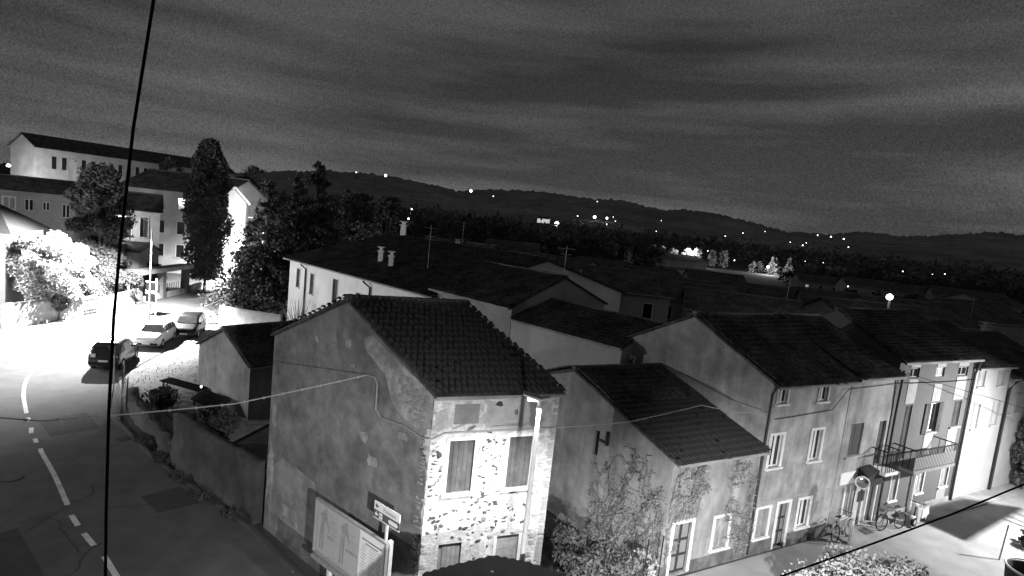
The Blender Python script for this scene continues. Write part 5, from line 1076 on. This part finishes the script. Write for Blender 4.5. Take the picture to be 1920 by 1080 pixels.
far_house('low pale house with a long wall beyond the dim gable', 1030, 470, 100, 13, 8, 5.6, 7.0, -38, plfar, 0)
far_house('dim house with two pale windows behind the low annex', 1175, 575, 52, 7.5, 8, 7.0, 8.6, -4, M('dim_grey', .34), 2)
far_house('dark roof with two small pale windows behind the grey gable', 1400, 590, 55, 11, 8, 5.6, 7.2, -12, M('dim_grey', .34), 3)
far_house('dark roofed house behind the dark facade gable', 1620, 600, 62, 12, 9, 6.2, 8.0, -20)
far_house('dark house with white chimney beyond the dark facade roof', 1760, 620, 58, 11, 9, 6.4, 8.2, 10)
far_house('dark house at the edge behind the white houses', 1890, 615, 66, 11, 9, 6.6, 8.4, 20)
far_house('wide dark roof between the dim gable and the factory', 1270, 545, 75, 16, 9, 5.2, 6.8, -25)
far_house('dark roof below the factory lights', 1480, 545, 85, 18, 10, 4.8, 6.4, -15)
far_house('dark roof left of the bright yard lamp', 1590, 565, 95, 14, 9, 4.6, 6.2, 8)
far_house('long dark roof right of the bright yard lamp', 1760, 580, 100, 20, 10, 4.4, 6.0, 14)
far_house('dark roof behind the long white house', 900, 500, 72, 16, 9, 6.4, 8.2, -44)
far_house('dark roof with pale chimneys past the long house', 830, 478, 95, 14, 9, 6.4, 8.0, -30)
spots = [(1240, 520, 120, 'behind the low pale house'), (1130, 500, 135, 'left of the factory'), (1345, 525, 140, 'in front of the factory'), (1540, 530, 150, 'past the lit trees'), (1640, 540, 130, 'behind the bright yard lamp'), (1720, 550, 140, 'right behind the yard lamp'), (1820, 560, 120, 'below the hillside lamps'), (1890, 575, 105, 'at the far end of the row'), (1500, 575, 68, 'over the grey terraced roof'), (1690, 610, 54, 'over the dark facade roof'), (1310, 565, 62, 'behind the blank gable peak'), (960, 470, 110, 'beyond the dim gable house')]
for k, (px, py, Y, wh) in enumerate(spots): far_house('dim low house '+wh, px, py, Y, random.uniform(9, 14), 8, max(3.2, sight(px, py, Y).z), max(4.6, sight(px, py, Y).z+1.5), random.uniform(-35, 25), M('dim_pale', .4, .9, .2, .5, 0), 3, lit=(k if k % 2 else 0))
for k, (px, py, Y, lb) in enumerate(((857, 452, 80, 'white chimney by the pale arch of foliage'), (1703, 640, 44, 'dim chimney on the roof of the dark facade house'), (1785, 636, 46, 'broad dim chimney behind the dark facade house'), (1847, 617, 52, 'square pale chimney behind the white houses'), (1744, 578, 70, 'pale gable chimney near the bright yard lamp'))):
    p = sight(px, py+14, Y); chimney(p.x, p.y, p.z, lb, .9, .6, trim if k == 0 else M('dim_chimney', .3))
p = sight(1822, 585, 62); antenna(p.x, p.y, p.z-1, 2.6, 'comb aerial against the dark trees at the right')
p = sight(1476, 555, 58); antenna(p.x, p.y, p.z-1, 3.0, 'tall thin aerial above the grey terraced roof')
p = sight(868, 440, 88); antenna(p.x, p.y, p.z-1.2, 3.2, 'aerial among the trees beyond the long roof')
# factory with lit wall
c = sight(1268, 487, 260); a = sight(1195, 487, 255).xy; b = sight(1325, 500, 275).xy
root, F, Lw, Rw, Bw, ro = house('factory', 'low factory with dark flat roof and floodlit pale wall', a, b, (-6, 24), 2.2+1.6, 5.6, plfar, mode='flat', mode2='flat', ov=1.2, ovs=.6, cat='factory', rdg=False)
def floodlight(px, py, Y, power, label, h=.6, r=.5):
    p = sight(px, py, Y); t = thing('floodlight', label, 'floodlight', (p.x, p.y, 0), 'yard lights in the valley'); MB().tube([(p.x, p.y, -.1), (p.x, p.y, max(.5, p.z-r*.6))], .12, 6).build('mast', ironm, t); MB().lathe(p, [(r*.2, -r), (r*.8, -r*.6), (r, 0), (r*.8, r*.6), (r*.2, r)], 10).build('lens', glow, t)
    if power:
        d_ = bpy.data.lights.new('lamp_light', 'POINT'); d_.energy = power; d_.shadow_soft_size = r; o = bpy.data.objects.new('lamp_light', d_); COL.objects.link(o); o.parent = t; o.location = (0, -1.2, p.z+.3)
floodlight(1290, 470, 300, 12000, 'floodlight behind the factory roof, left one', r=.7)
floodlight(1440, 500, 290, 13000, 'floodlight at the end of the factory wall', r=.6)
floodlight(1668, 557, 47, 500, 'brightest yard lamp above the dark roofs', r=.26)
floodlight(1044, 420, 520, 0, 'floodlight beside the distant glowing villa', r=2.2)
RP = random.Random(6)
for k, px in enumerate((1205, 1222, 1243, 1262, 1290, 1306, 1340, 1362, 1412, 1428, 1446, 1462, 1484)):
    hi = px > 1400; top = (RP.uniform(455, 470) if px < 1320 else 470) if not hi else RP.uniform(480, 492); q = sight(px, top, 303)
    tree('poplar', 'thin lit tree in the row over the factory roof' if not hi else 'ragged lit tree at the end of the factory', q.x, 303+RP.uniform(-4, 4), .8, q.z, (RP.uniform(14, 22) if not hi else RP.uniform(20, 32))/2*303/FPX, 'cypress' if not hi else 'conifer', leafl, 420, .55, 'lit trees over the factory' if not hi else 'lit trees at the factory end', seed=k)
# far self-glowing villa and hill lights
c = sight(1018, 413, 540); far_house('far villa with self-glowing white walls on the hillside', 1018, 416, 540, 11, 6, c.z+1.5, c.z+3, -10, EM('glowing_front', .8, .7), 0, group='houses on the hillside', z0=c.z-2.5)  # villa walls emit by themselves in place of light falling on them
LIGHTS = [(668, 323, 1.0), (723, 329, 2.6), (770, 400, 1.2), (772, 392, 1.5), (757, 401, 1.6), (766, 410, 1.8), (883, 358, 2.6), (852, 413, 1.3), (679, 426, 2.6), (742, 386, 1), (603, 442, 1.2), (1083, 405, 1), (1115, 407, 3.0), (1138, 409, 2.2), (1002, 412, 1.2), (925, 368, .9), (1120, 378, .8),
          (1533, 441, 1.0), (1558, 444, 1.4), (1582, 448, 1.3), (1522, 466, 1.8), (1505, 460, 1.2), (1629, 474, 2.2), (1377, 488, 1.1), (1590, 537, 1.2), (1393, 437, .8), (1738, 467, 1.1), (1760, 471, 1.1), (1817, 479, 1.4), (1814, 481, 1.1), (1842, 481, 1.4), (1866, 484, 1.2), (1835, 487, 1), (1900, 490, 2.2), (1915, 492, 1.6), (1798, 466, .8), (1886, 597, 1), (1690, 569, 1.1), (1707, 570, 1.6), (1735, 568, 1.6), (1872, 604, 1.6)]
RL_ = random.Random(4); LIGHTS += [(RL_.uniform(1100, 1910), 0, RL_.uniform(.5, 1.1)) for k in range(34)]
LIGHTS = [(a, b or 420+.105*(a-960)+RL_.uniform(-38, 14), c) for a, b, c in LIGHTS]
for k, (px, py, s) in enumerate(LIGHTS):
    hor = 420+.105*(px-960); Y = 1500 if py < hor-25 else (900 if py < hor+8 else 330 if py < hor+45 else 75)
    p = sight(px, py, Y); r_ = s*Y/FPX*.9
    t = thing('distant_lamp', *{1500: ('point of light on the far hill crest', 'lamp', (p.x, p.y, p.z), 'lights on the hill crest'), 900: ('small lamp on the dark lower hillside', 'lamp', (p.x, p.y, p.z), 'lights on the lower hillside'), 330: ('small lamp among the dark trees of the valley', 'lamp', (p.x, p.y, p.z), 'lights in the valley'), 75: ('tiny lamp among the roofs behind the row', 'lamp', (p.x, p.y, p.z), 'lights among the roofs')}[Y])
    MB().lathe(p, [(r_*.3, -r_), (r_*.9, -r_*.5), (r_, 0), (r_*.9, r_*.5), (r_*.3, r_)], 8).build('globe', glow, t)
    MB().tube([(p.x, p.y, p.z-max(3, r_*3)), (p.x, p.y, p.z-r_*.9)], r_*.12, 5).build('post', ironm, t)
# rows of trees in the middle distance: each tree its own
R = random.Random(21)
def tree_band(xs, top, Y0, Y1, w, kind, label, group, n=900, leaf=.35, mat=None):
    for k, px in enumerate(xs):
        Y = R.uniform(Y0, Y1); px += R.uniform(-8, 8); hor = 420+.105*(px-960); t = top(px)+R.uniform(-9, 9)
        b = sight(px, t, Y); h = max(5, b.z); tree('woodland_tree', label, b.x, Y, max(.3, b.z-h*.92), b.z, w*R.uniform(.8, 1.2)/2*Y/FPX, kind if R.random() < .75 else 'conifer', mat or leafd, n, leaf, group, seed=k)
tree_band(range(610, 770, 19), lambda x: np.interp(x, [610, 680, 750, 790], [350, 362, 372, 392]), 90, 130, 62, 'broad', 'dark tree in the wood beyond the long white house', 'wood beyond the long house', 1500, .3)
tree_band(range(620, 800, 30), lambda x: 415, 80, 95, 60, 'broad', 'low dark tree just over the long roof', 'trees over the long roof', 1300, .28)
tree_band(range(785, 985, 20), lambda x: np.interp(x, [785, 840, 900, 985], [402, 408, 412, 420]), 120, 170, 52, 'broad', 'dark tree among the gardens beyond the roofs', 'trees among the gardens', 1300, .34)
tree_band(range(985, 1240, 24), lambda x: np.interp(x, [985, 1100, 1240], [432, 446, 466]), 170, 230, 46, 'broad', 'dark tree behind the low pale house', 'trees behind the low house', 900, .45)
tree_band(range(1490, 1940, 26), lambda x: np.interp(x, [1490, 1600, 1700, 1800, 1940], [500, 505, 515, 520, 535]), 150, 240, 60, 'broad', 'dark tree in the plain right of the factory', 'trees right of the factory', 900, .45)
tree_band(range(1560, 1940, 40), lambda x: np.interp(x, [1560, 1700, 1940], [545, 556, 570]), 85, 110, 55, 'broad', 'dark garden tree behind the row roofs', 'garden trees behind the row', 1000, .3)
# forest canopy on the near slopes
fx = RNG.uniform(-300, 2200, 5000); fc = []
for px in fx:
    hor = 420+.105*(px-960); py = RNG.uniform(hor-4, hor+16); Y = RNG.uniform(380, 900); p = sight(px, py, Y); fc.append((p.x, p.y, max(2, p.z)))
fc = np.array(fc); pts_ = np.repeat(fc, 14, 0)+RNG.normal(0, 2.6, (len(fc)*14, 3)); v, f = leaf_quads(pts_, 1.6); o = mesh_np('woodland', v, f, M('wood_canopy', .14, 1, .4, .02, 0)); tag(o, 'far wooded slopes reading as one dark mass', 'forest', kind='stuff')
